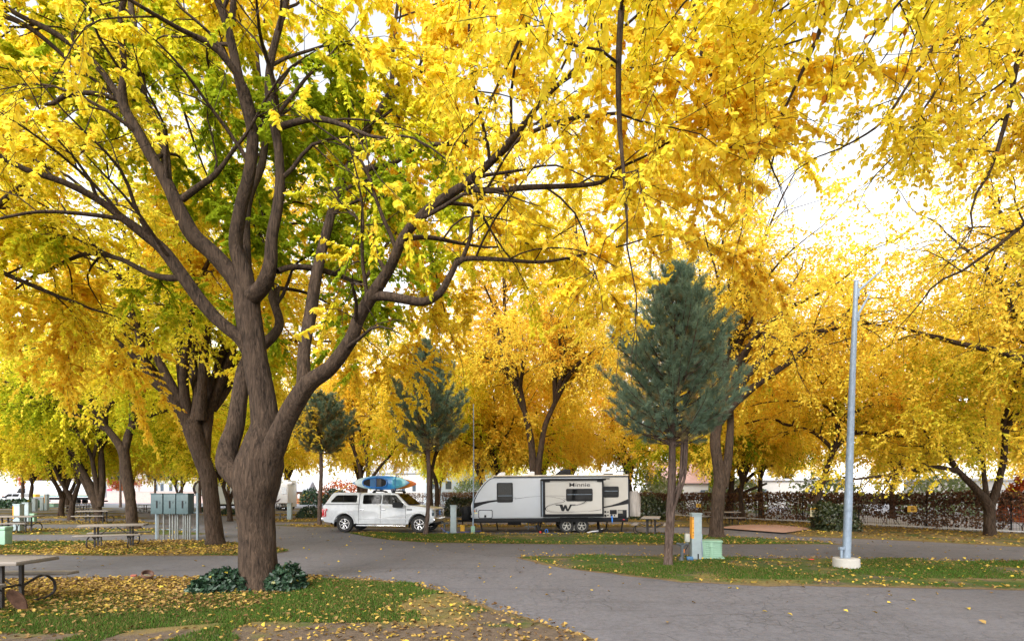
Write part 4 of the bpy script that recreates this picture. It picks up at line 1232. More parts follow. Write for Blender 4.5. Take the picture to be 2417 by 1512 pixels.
# ------------------------------------------------------------------ white crew cab pickup with a cap
def pickup(root, cap=True, detail=True):
    wr, wf, Rt = -1.70, 1.98, .405
    def arch(cx, r, z0, n=10):
        a0 = math.asin(min(1, (z0 - Rt) / r)) if z0 > Rt else 0
        return [(cx + r * math.cos(a), Rt + r * math.sin(a)) for a in np.linspace(math.pi - a0 + .0, a0, n)]
    rr = .50
    zb = .44
    lo = [(-2.80, .62), (-2.72, .50)] + [(wr - .50, zb)] + arch(wr, rr, zb + .02) + [(wr + .50, zb), (-1.0, .40), (1.35, .40), (wf - .50, zb)] + arch(wf, rr, zb + .02) + [(wf + .50, zb), (2.80, .52), (2.86, .62)]
    up = [(2.88, .80), (2.86, 1.02), (2.74, 1.14), (2.2, 1.22), (1.45, 1.30), (1.25, 1.34), (-.98, 1.34), (-2.70, 1.34), (-2.80, 1.28)]
    def tf(v):
        s = 1.0
        if v.z > 1.0: s -= .05 * (v.z - 1.0) / .34
        if v.x > 2.2: s -= .14 * ((v.x - 2.2) / .7) ** 2
        if v.x < -2.6: s -= .03
        return Vector((v.x, v.y * s, v.z))
    mb = MB(); mb.prism(lo + up, -1.0, 1.0, tf)
    mb.build("body", WHITEP, root, bevel=.035, seg=3)
    # arch lips, lower ledge, door seams
    for cx in (wr, wf):
        for sy in (-1, 1):
            m = MB()
            k = 1.0 if cx < 0 else .985
            pts = [(cx + .535 * math.cos(a), sy * (1.012 * k), Rt + .535 * math.sin(a)) for a in np.linspace(math.pi * .99, .03, 22)]
            m.tube(pts, .034, 8)
            m.build("wheel_arch_trim", WHITEP, root)
    for sy in (-1, 1):
        m = MB(); m.box((.2, sy * 1.001, .655), (2.35, .016, .05)); m.build("door_moulding", WHITEP, root, bevel=.006)
        m = MB(); m.box((-2.35, sy * .995, .655), (.55, .016, .045)); m.build("door_moulding", WHITEP, root, bevel=.006)
    for sy in (-1, 1):
        for xx, z0, z1 in ((-.985, .42, 1.33), (.10, .45, 1.30), (1.33, .45, 1.28), (-.62, .98, 1.30)):
            if xx == -.62: continue
            m = MB(); m.box((xx, sy * .9955, (z0 + z1) / 2), (.012, .012, z1 - z0)); m.build("door_seam", BLACKP, root)
    # cab
    belt, roof = 1.33, 1.90
    def tc(v):
        t = max(0, (v.z - belt) / (roof - belt))
        return Vector((v.x, v.y * (1 - .17 * t), v.z))
    cab = [(-.97, belt), (1.42, belt - .02), (.86, 1.83), (.70, 1.875), (.2, roof), (-.55, roof), (-.88, 1.87), (-.97, 1.80)]
    mb = MB(); mb.prism(cab, -.945, .945, tc)
    mb.build("cab", WHITEP, root, bevel=.03, seg=3)
    def pane(nm_, out, y):
        for sy in (-1, 1):
            gl = MB(); gl.prism(out, sy * y, sy * (y + .012), tc); gl.build(nm_, GLASS, root)
    pane("rear_door_window", rrect(-.80, 1.36, .115, 1.79, .07), .938)
    pane("front_door_window", [(.165, 1.36), (.62, 1.36), (.70, 1.31), (1.20, 1.31), (1.24, 1.34), (.84, 1.74), (.74, 1.79), (.165, 1.79)], .938)
    ws = MB()
    def wpt(x, y, z): return tc(Vector((x, y, z)))
    a, b, c, d_ = wpt(1.435, -.86, 1.345), wpt(1.435, .86, 1.345), wpt(.885, .84, 1.825), wpt(.885, -.84, 1.825)
    off = Vector((.010, 0, .012))
    ws.add([p + off for p in (a, b, c, d_)] + [p - off for p in (a, b, c, d_)], [(0, 1, 2, 3), (7, 6, 5, 4), (0, 4, 5, 1), (1, 5, 6, 2), (2, 6, 7, 3), (3, 7, 4, 0)])
    ws.build("windscreen", GLASS, root)
    # wheels, wells, underbody, running board
    well = MB()
    for cx in (wr, wf):
        for sy in (-1, 1):
            well.prism([(cx + .495 * math.cos(a), Rt + .495 * math.sin(a)) for a in np.linspace(math.pi, 0, 14)], sy * .60, sy * .66)
    well.box((.1, 0, .50), (4.4, 1.15, .24))
    well.build("underbody", BLACKP, root)
    for cx in (wr, wf):
        for sy in (-1, 1):
            wheel(root, cx, sy * .86, Rt, Rt, .27, .255, 6, sy)
    for sy in (-1, 1):
        m = MB(); m.box((.15, sy * .98, .335), (2.45, .14, .05)); m.build("running_board", CHROME, root, bevel=.018)
    for cx in (wr, wf):
        for sy in (-1, 1):
            m = MB(); m.box((cx - .50, sy * .88, .40), (.03, .22, .28)); m.build("mud_flap", BLACKP, root)
    m = MB(); m.box((-2.83, 0, .62), (.16, 1.86, .20))
    m.build("rear_bumper", CHROME, root, bevel=.04, seg=3)
    m = MB(); m.box((2.90, 0, .60), (.16, 1.84, .22))
    m.build("front_bumper", CHROME, root, bevel=.05, seg=3)
    m = MB(); m.box((2.86, 0, .44), (.14, 1.5, .14)); m.build("air_dam", BLACKP, root, bevel=.03)
    m = MB(); m.box((2.875, 0, .93), (.06, 1.16, .34)); g = m.build("grille", BLACKP, root, bevel=.02)
    m = MB()
    for z in (.80, .88, .96, 1.04): m.box((2.905, 0, z), (.04, 1.14, .035))
    m.build("grille_bar", CHROME, g, bevel=.008)
    m = MB(); m.lathe([(.0, 0), (.12, .0), (.12, .02), (.0, .03)], 16, (2.93, 0, .93), Matrix.Rotation(R(90), 3, 'Y')); m.build("badge", BLUEP, g)
    for sy in (-1, 1):
        m = MB(); m.box((2.775, sy * .80, .95), (.16, .24, .30)); m.build("headlight", GLASSB, root, bevel=.03)
        m = MB(); m.box((2.80, sy * .872, .84), (.10, .05, .07)); m.build("side_marker", AMBER, root, bevel=.01)
        m = MB(); m.prism([(-2.83, .72), (-2.66, .74), (-2.62, .80), (-2.64, 1.0), (-2.56, 1.07), (-2.57, 1.13), (-2.83, 1.14)], sy * .962, sy * .99); tl = m.build("tail_light", REDL, root, bevel=.008)
        m = MB(); strip(m, [(-2.80, .78, .012), (-2.69, .79, .012), (-2.67, .86, .012), (-2.69, 1.0, .012), (-2.62, 1.09, .012), (-2.80, 1.10, .012)], sy * .994, sy * .985); m.build("lens_band", WHITEM, tl)
        for dx in (-.86, .20):
            m = MB(); m.box((dx + .03, sy * 1.005, 1.10), (.21, .035, .045)); m.build("door_handle", CHROME, root, bevel=.012)
        m = MB(); m.loft([[Vector((.80 + a_, sy * yy, z_)) for a_, z_ in rrect(.0, 1.20, .44, 1.43, .07)] for yy in (1.06, 1.12, 1.25, 1.28)]); mr = m.build("mirror", BLACKP, root)
        m = MB(); m.box((1.05, sy * 1.0, 1.27), (.12, .18, .06)); m.build("mirror_arm", BLACKP, mr)
        m = MB(); m.box((1.52, sy * .984, 1.10), (.26, .012, .05)); m.build("fender_vent", BLACKP, root)
    m = MB(); m.tube([(-2.5, -.70, .42), (-2.15, -.72, .42)], .045, 10); m.build("exhaust_pipe", BLACKP, root)
    m = MB(); m.box((-2.95, 0, .48), (.30, .08, .08)); m.build("tow_hitch", BLACKP, root)
    m = MB(); m.box((1.475, 0, 1.327), (.10, 1.5, .025)); m.build("cowl", BLACKP, root)
    if cap:
        cp = [(-2.72, 1.345), (-1.0, 1.345), (-1.0, 1.86), (-1.1, 1.905), (-2.1, 1.91), (-2.32, 1.89), (-2.42, 1.80), (-2.66, 1.40)]
        def tcp(v):
            t = max(0, (v.z - 1.345) / .56)
            return Vector((v.x, v.y * (1 - .17 * t), v.z))
        mb = MB(); mb.prism(cp, -.955, .955, tcp); ca = mb.build("cap", WHITEP, root, bevel=.035, seg=3)
        wo = [(-2.38, 1.43), (-1.14, 1.43), (-1.09, 1.48), (-1.09, 1.72), (-1.14, 1.78), (-2.08, 1.78), (-2.18, 1.74), (-2.40, 1.48)]
        cx_, cz_ = -1.74, 1.6
        wi = [(cx_ + (a - cx_) * .965, cz_ + (b - cz_) * .88) for a, b in wo]
        for sy in (-1, 1):
            m = MB(); m.prism(wo, sy * .945, sy * .962, tcp); f_ = m.build("cap_window", BLACKP, ca)
            m = MB(); m.box((-1.76, sy * .912, 1.6), (.03, .012, .30)); m.build("cap_seam", BLACKP, ca)
            m = MB(); m.prism(wi, sy * .950, sy * .967, tcp); m.build("pane", GLASS, ca)
            m = MB(); m.box((-1.85, sy * .962, 1.347), (1.72, .012, .016)); m.build("cap_gasket", BLACKP, ca)
        m = MB(); m.prism([(-2.70, 1.42), (-2.45, 1.82), (-2.43, 1.80), (-2.68, 1.40)], -.72, .72); m.build("cap_hatch_glass", GLASS, ca)
    def short(o):      # the nose is a little shorter than drawn
        for ch in o.children:
            if ch.type == 'MESH':
                n = len(ch.data.vertices); c = np.empty(n * 3, dtype=np.float32); ch.data.vertices.foreach_get("co", c)
                x = c[0::3]; far = x > 2.44
                x[far] = 2.44 + (x[far] - 2.44) * .55
                c[0::3] = x; ch.data.vertices.foreach_set("co", c); ch.data.update()
            short(ch)
    short(root)
    return root
TRUCK_RZ = R(-7.5)
tx, ty = -6.28, 25.55
truck = thing("pickup_truck", "white crew cab pickup with a matching bed cap, carrying two kayaks on its roof", "pickup truck", (tx, ty, 0), TRUCK_RZ)
pickup(truck)
truck.scale = (1.015, 1.015, 1.015)
for xx in (-.30, .66):
    m = MB()
    m.tube([(xx, -.80, 1.97), (xx, .80, 1.97)], .028, 8)
    for sy in (-1, 1): m.box((xx, sy * .76, 1.92), (.16, .07, .09))
    for yy in (-.40, .22):
        m.tube([(xx, yy - .30, 2.0), (xx, yy - .10, 2.01), (xx, yy + .02, 2.12), (xx, yy + .10, 2.45), (xx, yy + .04, 2.55)], .022, 6)
        m.box((xx, yy - .12, 2.0), (.12, .42, .035))
    m.build("roof_rack", BLACKP, truck, bevel=.006)

def kayak_mat(name, stops):
    t = NT(name)
    tc = t.n("ShaderNodeTexCoord"); sp = t.n("ShaderNodeSeparateXYZ"); t.l(tc.outputs["Object"], sp.inputs[0])
    x = t.math('ADD', t.math('DIVIDE', sp.outputs["X"], 3.4), .5)
    x = t.math('ADD', x, t.math('MULTIPLY', t.math('SUBTRACT', t.noise(t.obj(), 2.2, 4), .5), .10))
    return t.pbr(t.ramp(x, stops), .3, 0, coat=.5)
KB = kayak_mat("kayak_blue", [(0.0, (.01, .14, .34)), (.09, (.01, .18, .42)), (.12, (.62, .68, .68)), (.24, (.45, .62, .66)), (.34, (.02, .28, .52)), (.5, (.01, .16, .52)), (.66, (.01, .22, .55)), (.74, (.12, .50, .62)), (.86, (.25, .55, .62)), (.93, (.02, .14, .42)), (1, (.02, .12, .40))])
KO = kayak_mat("kayak_orange", [(0.0, (.75, .10, .02)), (.5, (.80, .22, .02)), (.80, (.85, .28, .02)), (.92, (.82, .16, .03)), (.96, (.75, .04, .03)), (1, (.70, .03, .03))])
def kayak(label, mat, loc, rz, cockpit=True, bw=.345):
    """lies on its edge: deck faces -y, keel +y, beam up"""
    root = thing("kayak", label, "kayak", loc, rz)
    Lh, B = 1.46, bw
    secs = []
    for u in np.linspace(-1, 1, 41):
        w = B * max(.02, (1 - abs(u) ** 2.3)) ** .72
        dk = .055 + .06 * (1 - u * u) + .03 * max(0, u) ** 2
        hl = .05 + .15 * (1 - u * u) ** .6
        rock = .07 * u * u
        sec = []
        for k in range(20):
            a = 2 * math.pi * k / 20
            zz = w * math.copysign(abs(math.sin(a)) ** .8, math.sin(a))
            c = math.cos(a)
            yy = (-dk * abs(c) ** .9 if c > 0 else hl * abs(c) ** .7) * (max(.12, (1 - abs(u) ** 4)))
            sec.append(Vector((u * Lh, yy - rock, zz)))
        secs.append(sec)
    m = MB(); m.loft(secs); m.build("hull", mat, root, angle=60)
    if not cockpit: return root
    def oval(x0, x1, hw, n=36, p=2.6, skew=.0):
        out = []
        cx_, a_ = (x0 + x1) / 2, (x1 - x0) / 2
        for k in range(n):
            t = 2 * math.pi * k / n
            c, s_ = math.cos(t), math.sin(t)
            ex = math.copysign(abs(c) ** (2 / p), c); ez = math.copysign(abs(s_) ** (2 / p), s_)
            out.append((cx_ + a_ * ex, hw * ez * (1 + skew * ex)))
        return out
    ck = oval(-.90, .34, .235, skew=.12)
    m = MB(); m.prism(ck, -.148, -.128); well = m.build("cockpit", BLACKP, root)
    pts = [Vector((a, -.150, b)) for a, b in ck]; pts += pts[:2]
    m = MB(); m.tube(pts, .034, 8, cap=False); m.build("coaming", M("kayak_rim_blue", (.01, .15, .50), .3, coat=.5), well)
    m = MB(); m.prism(rrect(-.20, -.20, .06, .20, .06), -.165, -.15); m.build("seat", M("kayak_seat", (.07, .07, .075), .8), well, bevel=.006)
    m = MB(); m.prism(rrect(-.52, -.215, -.22, .215, .06), -.158, -.149); m.build("seat_pan", M("kayak_inside_blue", (.01, .10, .26), .5), well)
    ht = oval(.62, 1.08, .155, skew=-.25)
    m = MB(); pts = [Vector((a, -.135 + .02 * 0, b)) for a, b in ht]; pts += pts[:2]; m.tube(pts, .020, 7, cap=False); h_ = m.build("hatch", M("kayak_rim_teal", (.10, .45, .58), .35, coat=.4), root)
    m = MB(); m.prism([(.85 + (a - .85) * .86, b * .84) for a, b in ht], -.138, -.11); m.build("hatch_lid", M("kayak_lid", (.06, .36, .50), .45), h_)
    m = MB()
    for k in range(6):
        m.box((.70 + k * .055, -.140, 0), (.014, .012, .20))
    m.build("hatch_rib", M("kayak_rib", (.03, .20, .34), .5), h_)
    ht2 = oval(-1.06, -.90, .12)
    m = MB(); m.tube([Vector((-1.04, -.085, .06)), Vector((-1.06, -.075, -.02)), Vector((-1.02, -.09, -.06))], .014, 6); m.build("grab_handle", CHROME, root)
    m = MB(); m.tube([Vector((-1.50, .02, .02)), Vector((-1.56, -.02, 0)), Vector((-1.50, .0, -.03))], .02, 6); m.build("end_handle", BLACKP, root)
    return root
tm = Matrix.Translation((tx, ty, 0)) @ Matrix.Rotation(TRUCK_RZ, 4, 'Z') @ Matrix.Diagonal((1.015, 1.015, 1.015, 1))
def tl(x, y, z): return tm @ Vector((x, y, z))
kayak("blue and white kayak on its side on the pickup roof, cockpit facing the camera", KB, tl(-.10, -.36, 2.375), TRUCK_RZ)
kayak("orange kayak behind the blue one on the pickup roof, red nose showing", KO, tl(.06, .20, 2.335), TRUCK_RZ, False, .30)
def strap(label, pts, mat, r=.012, cat="strap", name="strap"):
    m = MB(); m.tube(pts, r, 6)
    return tag(m.build(name, mat), label, cat)
for xx, lab in ((-.30, "blue strap round the kayaks behind the cockpit opening"), (.66, "blue strap round the kayaks ahead of the cockpit opening")):
    strap(lab, [tl(xx, -.62, 2.00), tl(xx, -.545, 2.25), tl(xx, -.545, 2.52), tl(xx, -.42, 2.73), tl(xx, -.22, 2.75), tl(xx, .02, 2.66)], M("blue_strap", (.01, .12, .42), .6), .016)
strap("yellow rope tying the blue kayak's tail down to the pickup cap", [tl(-1.54, -.40, 2.37), tl(-2.38, -.55, 1.92), tl(-2.70, -.62, 1.36)], ROPE, .012, "rope", "rope")
# ------------------------------------------------------------------ travel trailer
TX, TY = 2.97, 25.62
trailer = thing("travel_trailer", "white and beige travel trailer with a slide-out reading Minnie and a black tandem axle", "trailer", (TX, TY, 0))
trailer.rotation_euler = (0, R(-.45), 0)
def X(zx): return (zx - 753) / 222.7 - TX        # photo close-up -> trailer metres
def Z(zy): return CAM_H + (460 - zy) / 222.7
NS = -1.22                                       # near side
front = [(X(345), Z(722)), (X(330), Z(690)), (X(322), Z(640)), (X(320), Z(580)), (X(332), Z(545)), (X(350), Z(510)), (X(372), Z(465)), (X(400), Z(420)), (X(440), Z(365)), (X(480), Z(322)), (X(520), Z(295)), (X(560), Z(281)), (X(600), Z(277))]
out = front + [(X(1990), Z(277)), (X(1992), Z(722))]
m = MB(); m.prism(out, NS, 1.22)
m.build("body", RVWHITE, trailer, bevel=.03, seg=2)
# beige rear half of the near side
m = MB(); m.prism([(X(1714), Z(718)), (X(1985), Z(718)), (X(1985), Z(292)), (X(1714), Z(292))], NS - .004, NS + .02); m.build("rear_panel", BEIGEP, trailer)
# front corner trim and white cap
m = MB()
pts = [(a, NS - .006, b) for a, b in [(X(352), Z(560)), (X(360), Z(520)), (X(382), Z(475)), (X(410), Z(428)), (X(450), Z(375)), (X(490), Z(331)), (X(530), Z(302)), (X(575), Z(288))]]
m.tube(pts, .016, 6); m.build("corner_trim", BLACKG, trailer)
m = MB(); m.box(((X(345) + X(1992)) / 2, 0, (Z(720) + Z(768)) / 2), (X(1992) - X(345), 2.40, Z(720) - Z(768)))
m.build("skirt", BLACKG, trailer, bevel=.03)
m = MB(); m.box(((X(560) + X(1992)) / 2, 0, Z(272)), (X(1992) - X(560), 2.50, .055)); m.build("roof_edge", ROOFM, trailer, bevel=.015)
m = MB(); m.box(((X(560) + X(1990)) / 2, NS - .02, Z(287)), (X(1990) - X(560), .05, .035)); m.build("gutter", BLACKG, trailer, bevel=.006)
def window(x0, z0, x1, z1, y, parent, bar, blind=False):
    m = MB(); m.prism(rrect(x0, z0, x1, z1, .07), y - .03, y + .02); f = m.build("window", BLACKG, parent, bevel=.008)
    m = MB(); m.prism(rrect(x0 + .05, z0 + .05, x1 - .05, z1 - .05, .05), y - .036, y); m.build("pane", GLASS, f)
    m = MB(); m.box(((x0 + x1) / 2, y - .038, bar), (x1 - x0 - .11, .02, .016)); m.build("window_bar", STEEL, f)
    if blind:
        m = MB()
        for k in range(12):
            m.box(((x0 + x1) / 2, y - .0385, bar + .06 + k * .047), (x1 - x0 - .14, .008, .012))
        m.build("blind", M("blind_slat", (.055, .055, .05), .5), f)
window(X(595), Z(552), X(766), Z(343), NS, trailer, Z(482), True)
window(X(1722), Z(507), X(1889), Z(391), NS, trailer, Z(440))
# stripes on the side
m = MB()
m.prism([(X(350), Z(556)), (X(420), Z(546)), (X(500), Z(534)), (X(596), Z(524)), (X(596), Z(541)), (X(520), Z(552)), (X(440), Z(574)), (X(385), Z(596)), (X(349), Z(614))], NS - .008, NS + .004)
m.build("side_stripe", BLACKG, trailer)
m = MB(); m.prism([(X(1712), Z(608)), (X(1800), Z(592)), (X(1890), Z(566)), (X(1988), Z(526)), (X(1988), Z(579)), (X(1900), Z(592)), (X(1800), Z(608)), (X(1712), Z(622))], NS - .010, NS)
m.build("side_stripe", BLACKG, trailer)
m = MB()
strip(m, spline2([(X(768), Z(506), .008), (X(800), Z(503), .004)]), NS - .008, NS)
strip(m, spline2([(X(785), Z(515), .010), (X(860), Z(506), .007), (X(940), Z(496), .005), (X(1062), Z(489), .003)]), NS - .008, NS)
m.build("pinstripe", BLACKG, trailer)
# storage door, lights, service panel
m = MB(); m.prism(rrect(X(398), Z(719), X(548), Z(630), .06), NS - .010, NS + .01); sd_ = m.build("storage_door", BLACKG, trailer)
m = MB(); m.prism(rrect(X(405), Z(713), X(541), Z(637), .05), NS - .016, NS + .01); m.build("door_panel", RVWHITE, sd_)
m = MB(); m.box((X(471), NS - .022, Z(697)), (.10, .02, .11)); m.build("latch", BLACKP, sd_, bevel=.01)
m = MB(); m.box((X(357), NS - .015, Z(640)), (.085, .03, .05)); m.build("marker_light", AMBER, trailer, bevel=.01)
m = MB()
for zz in (628, 642): m.lathe([(.024, 0), (.024, .02)], 10, (X(378), NS - .002, Z(zz)), ROTX)
m.build("socket", BLACKP, trailer)
m = MB(); m.box((X(370), NS - .004, Z(664)), (.14, .008, .035)); m.build("sticker", M("pale_yellow_sticker", (.75, .68, .25), .6), trailer)
m = MB()
for a, b, r in ((1745, 660, .048), (1745, 700, .055), (1773, 661, .034), (1772, 696, .034), (1810, 699, .052), (1842, 700, .036)):
    m.lathe([(r, 0), (r, .03), (r * .7, .035)], 14, (X(a), NS - .004, Z(b)), ROTX)
m.build("service_port", BLACKP, trailer)
m = MB(); m.box((X(1829), NS - .012, Z(663)), (.33, .025, .21)); m.build("outdoor_kitchen_panel", BLACKP, trailer, bevel=.015)
m = MB(); m.box((X(1924), NS - .012, Z(682)), (.43, .025, .37)); hb = m.build("rear_locker", BLACKG, trailer, bevel=.012)
m = MB()
for k in range(4): m.box((X(1903), NS - .03, Z(650 + k * 8)), (.22, .015, .02))
m.build("vent_grille", M("vent_grey", (.42, .40, .36), .6), hb)
m = MB(); m.box((X(1940), NS + .001, Z(744)), (.09, .03, .04)); m.build("tail_reflector", REDL, trailer, bevel=.008)
# slide-out
sx0, sx1, sz0, sz1 = X(1082) , X(1713), Z(707), Z(312)
SO = NS - .42
so_ = MB(); so_.box(((sx0 + sx1) / 2, (SO + NS) / 2 + .05, (sz0 + sz1) / 2), (sx1 - sx0, NS - SO + .1, sz1 - sz0))
slide = so_.build("slide_out", BLACKG, trailer, bevel=.01)
m = MB(); m.box(((sx0 + sx1) / 2 + .005, SO - .004, (sz0 + sz1) / 2 + .04), (sx1 - sx0 - .18, .02, sz1 - sz0 - .20)); m.build("slide_panel", M("slide_panel_paint", (.385, .367, .342), .4, 0, .05, 1.2), slide)
m = MB(); m.box((X(1064), NS - .03, (sz0 + sz1) / 2), (.045, .06, sz1 - sz0)); m.build("side_seal", BLACKG, slide)
m = MB(); m.box((X(1077), (SO + NS) / 2, (sz0 + sz1) / 2), (.02, .30, sz1 - sz0 - .15)); m.build("slide_side", STEEL, slide)
SF = SO - .016
k_ = (TY + SF) / (TY + NS)                       # the slide face is nearer, so a photo length is a little shorter there
def XS(zx): return ((zx - 753) / 222.7) * k_ - TX
def ZS(zy): return CAM_H + (460 - zy) / 222.7 * k_
window(XS(1330), ZS(545), XS(1612), ZS(412), SF, slide, ZS(474))
text_mesh("lettering", "Minnie", .262, BLACKG, slide, ((XS(1345) + XS(1603)) / 2, SF - .004, ZS(373)), bold=.001, xs=1.42)
# swirl round the W emblem
m = MB()
lw = .0045
for pts in (
    [(1108, 487, .003), (1180, 486, lw), (1260, 488, lw), (1330, 494, .003)],
    [(1108, 493, .002), (1190, 500, lw), (1260, 514, lw), (1300, 530, .005), (1312, 545, .012), (1290, 555, .008), (1220, 566, .006), (1160, 582, .006), (1125, 600, .016), (1112, 622, .020), (1125, 645, .010), (1180, 660, .006), (1260, 667, .005), (1380, 662, .004), (1480, 655, .004), (1560, 648, .002)],
    [(1300, 512, .002), (1330, 530, .010), (1345, 541, .014)],
    [(1285, 566, .002), (1200, 578, .004), (1145, 598, .004), (1130, 620, .004), (1150, 642, .004), (1210, 655, .004), (1300, 660, .004), (1420, 654, .003)],
    [(1540, 546, .016), (1515, 562, .016), (1480, 576, .009), (1430, 586, .005), (1390, 589, .002)],
    [(1556, 548, .003), (1520, 570, .004), (1470, 585, .004), (1400, 594, .002)],
    [(1560, 655, .003), (1640, 645, .008), (1700, 636, .011)]):
    strip(m, spline2([(XS(a), ZS(b), w) for a, b, w in pts], 6), SF - .006, SF + .004)
m.build("swoosh", BLACKG, slide)
def flyW(sc, y0, y1, mat, name, parent):
    m = MB()
    cx_, cz_ = 1322, 616
    polys = [[(1212, 579), (1278, 579), (1284, 590), (1226, 588)],
             [(1256, 579), (1292, 579), (1304, 622), (1294, 650), (1282, 650)],
             [(1284, 650), (1306, 650), (1328, 603), (1322, 584), (1312, 584)],
             [(1322, 584), (1332, 584), (1356, 650), (1334, 650), (1316, 606)],
             [(1334, 650), (1356, 650), (1390, 588), (1372, 579), (1352, 622)],
             [(1366, 579), (1432, 579), (1424, 587), (1380, 588)]]
    for i, P_ in enumerate(polys):
        m.prism([(XS(cx_ + (a - cx_) * sc), ZS(cz_ + (b - cz_) * sc)) for a, b in P_], y0 - i * .0004, y1)
    return m.build(name, mat, parent)
flyW(1.0, SF - .010, SF + .004, BLACKG, "emblem", slide)
m = MB(); m.box(((sx0 + sx1) / 2, SO - .02, Z(318)), (sx1 - sx0 + .20, .16, .10)); aw = m.build("slide_awning", BLACKG, slide, bevel=.03)
m = MB()
for xx in (sx0 + .18, sx1 - .18): m.box((xx, SO - .03, Z(336)), (.26, .06, .06))
m.box((sx1 + .17, SO + .0, Z(312)), (.22, .05, .05)); m.build("awning_bracket", BLACKG, aw)
# roof gear
def dome(zx0, zx1, zt, name, mat, y=-.1, wd=.65, slope=True):
    x0, x1, z0, z1 = X(zx0), X(zx1), Z(266), Z(zt)
    L = x1 - x0; h = z1 - z0
    o = [(x0, z0), (x0 + L * .10, z0 + h * .35), (x0 + L * .35, z0 + h * .80), (x0 + L * .62, z0 + h), (x1, z0 + h * .95), (x1, z0)] if slope else rrect(x0, z0, x1, z1, h * .4)
    m = MB(); m.prism(o, y - wd / 2, y + wd / 2)
    return m.build(name, mat, trailer, bevel=.035, seg=3)
dome(588, 684, 224, "roof_vent", WHITEM); dome(908, 1006, 219, "roof_vent", WHITEM)
ac = dome(1236, 1402, 196, "air_conditioner", BLACKP, -.05, .85)
m = MB()
for k in range(4): m.box((X(1345), -.485, Z(222 + k * 9)), (.22, .02, .02))
m.build("cooling_fin", BLACKG, ac)
dome(1772, 1870, 246, "roof_fan", BLACKG, -.2, .5, False)
m = MB(); m.box((X(1104), -.3, Z(262)), (.3, .4, .06)); m.build("roof_hatch", BLACKG, trailer, bevel=.02)
m = MB()
m.tube([(X(1880), -.85, Z(266)), (X(1884), -.85, Z(232)), (X(1900), -.85, Z(226)), (X(2000), -.85, Z(226)), (X(2018), -.85, Z(240)), (X(2022), -.85, Z(300)), (X(2022), -.85, Z(690))], .018, 7)
m.tube([(X(1880), -.45, Z(266)), (X(1884), -.45, Z(232)), (X(1900), -.45, Z(226)), (X(2000), -.45, Z(226)), (X(2018), -.45, Z(240)), (X(2022), -.45, Z(300)), (X(2022), -.45, Z(690))], .018, 7)
for k in range(9): m.tube([(X(2022), -.85, Z(300 + k * 46)), (X(2022), -.45, Z(300 + k * 46))], .014, 6)
m.build("ladder", BLACKG, trailer)
m = MB(); m.box((X(2000), 0, Z(500)), (.05, 2.3, 1.9)); m.build("rear_trim", BLACKG, trailer)
# running gear
for i, zx in enumerate((1336, 1497)):
    for sy in (-1, 1): wheel(trailer, X(zx), sy * 1.06, .335, .335, .21, .205, 5, sy, M("dark_alloy", (.42, .40, .36), .35, .8, .2, 6))
m = MB(); m.prism([(X(1262), Z(722)), (X(1275), Z(748)), (X(1250), Z(800)), (X(1420), Z(770)), (X(1585), Z(800)), (X(1560), Z(748)), (X(1572), Z(722))], -.85, .85); m.build("axle_frame", BLACKP, trailer)
m = MB(); m.prism(rrect(X(1262), Z(768), X(1566), Z(716), .05), NS - .006, NS + .12); m.build("wheel_fender", BLACKP, trailer)
m = MB()
for a in (-1, 1): m.tube([(X(1417) - .05 * a, -1.0, Z(790)), (X(1417) + .05 * a, -1.0, Z(860))], .02, 6)
m.build("wheel_chock", M("chock_grey", (.35, .34, .30), .6), trailer)
for zx, yy in ((432, -1.05), (1925, -1.05), (1838, .8), (585, .9), (1080, .95)):
    m = MB()
    dx = .06 if zx < 1000 else -.06
    m.tube([(X(zx) - dx, yy, Z(762)), (X(zx) + dx * .3, yy, .04)], .035, 6)
    m.box((X(zx) + dx * .3, yy, .025), (.16, .16, .03)); m.build("stabiliser_jack", BLACKP, trailer)
m = MB(); m.box((X(780), 0, Z(782)), (.65, 1.6, .14)); m.build("underfloor_tank", BLACKP, trailer, bevel=.02)
m = MB(); m.tube([(X(1700), -.3, Z(760)), (X(1705), -.35, .05)], .07, 8); m.build("drain_pipe", BLACKP, trailer)
m = MB()
for k in range(3): m.box((X(930) + .06 * k, .75 - .2 * k, .62 - .2 * k), (.55, .25, .03))
m.tube([(X(945), .3, .55), (X(935), .1, .06)], .015, 6); m.tube([(X(1010), .3, .55), (X(1010), .1, .06)], .015, 6)
m.build("entry_step", STEEL, trailer)
# A-frame, tongue jack and gas bottle cover
m = MB()
for sy in (-1, 1): m.tube([(X(420), sy * .75, .58), (X(165), 0, .56)], .05, 6)
m.box((X(168), 0, .56), (.22, .14, .12)); m.build("tow_frame", BLACKP, trailer, bevel=.01)
m = MB(); m.tube([(X(205), -.02, .42), (X(205), -.02, 1.28)], .035, 8); m.box((X(190), -.02, 1.10), (.16, .16, .24)); m.tube([(X(205), -.02, .28), (X(205), -.02, .5)], .025, 8); m.build("tongue_jack", BLACKP, trailer, bevel=.02)
m = MB(); prof = [(.0, .60), (.25, .60), (.27, .64), (.27, 1.20), (.24, 1.30), (.12, 1.33), (.0, 1.33)]
m.lathe(prof[1:6], 20, (X(256), -.15, 0)); m.lathe(prof[1:6], 20, (X(256), .28, 0)); m.box((X(256), .06, .93), (.50, .4, .62)); gc = m.build("gas_bottle_cover", BLACKP, trailer)
m = MB()
for z in (.78, .95, 1.1): m.lathe([(.268, z), (.276, z + .012), (.268, z + .024)], 20, (X(256), -.15, 0))
m.build("cover_rib", BLACKG, gc)
m = MB(); m.tube([(X(212), -.20, .62), (X(212), -.20, 1.32)], .012, 5); m.build("level_stick", YELP, trailer)
m = MB(); m.box((X(320), -.25, .80), (.14, .3, .12)); m.build("battery_box", WHITEM, trailer, bevel=.02)
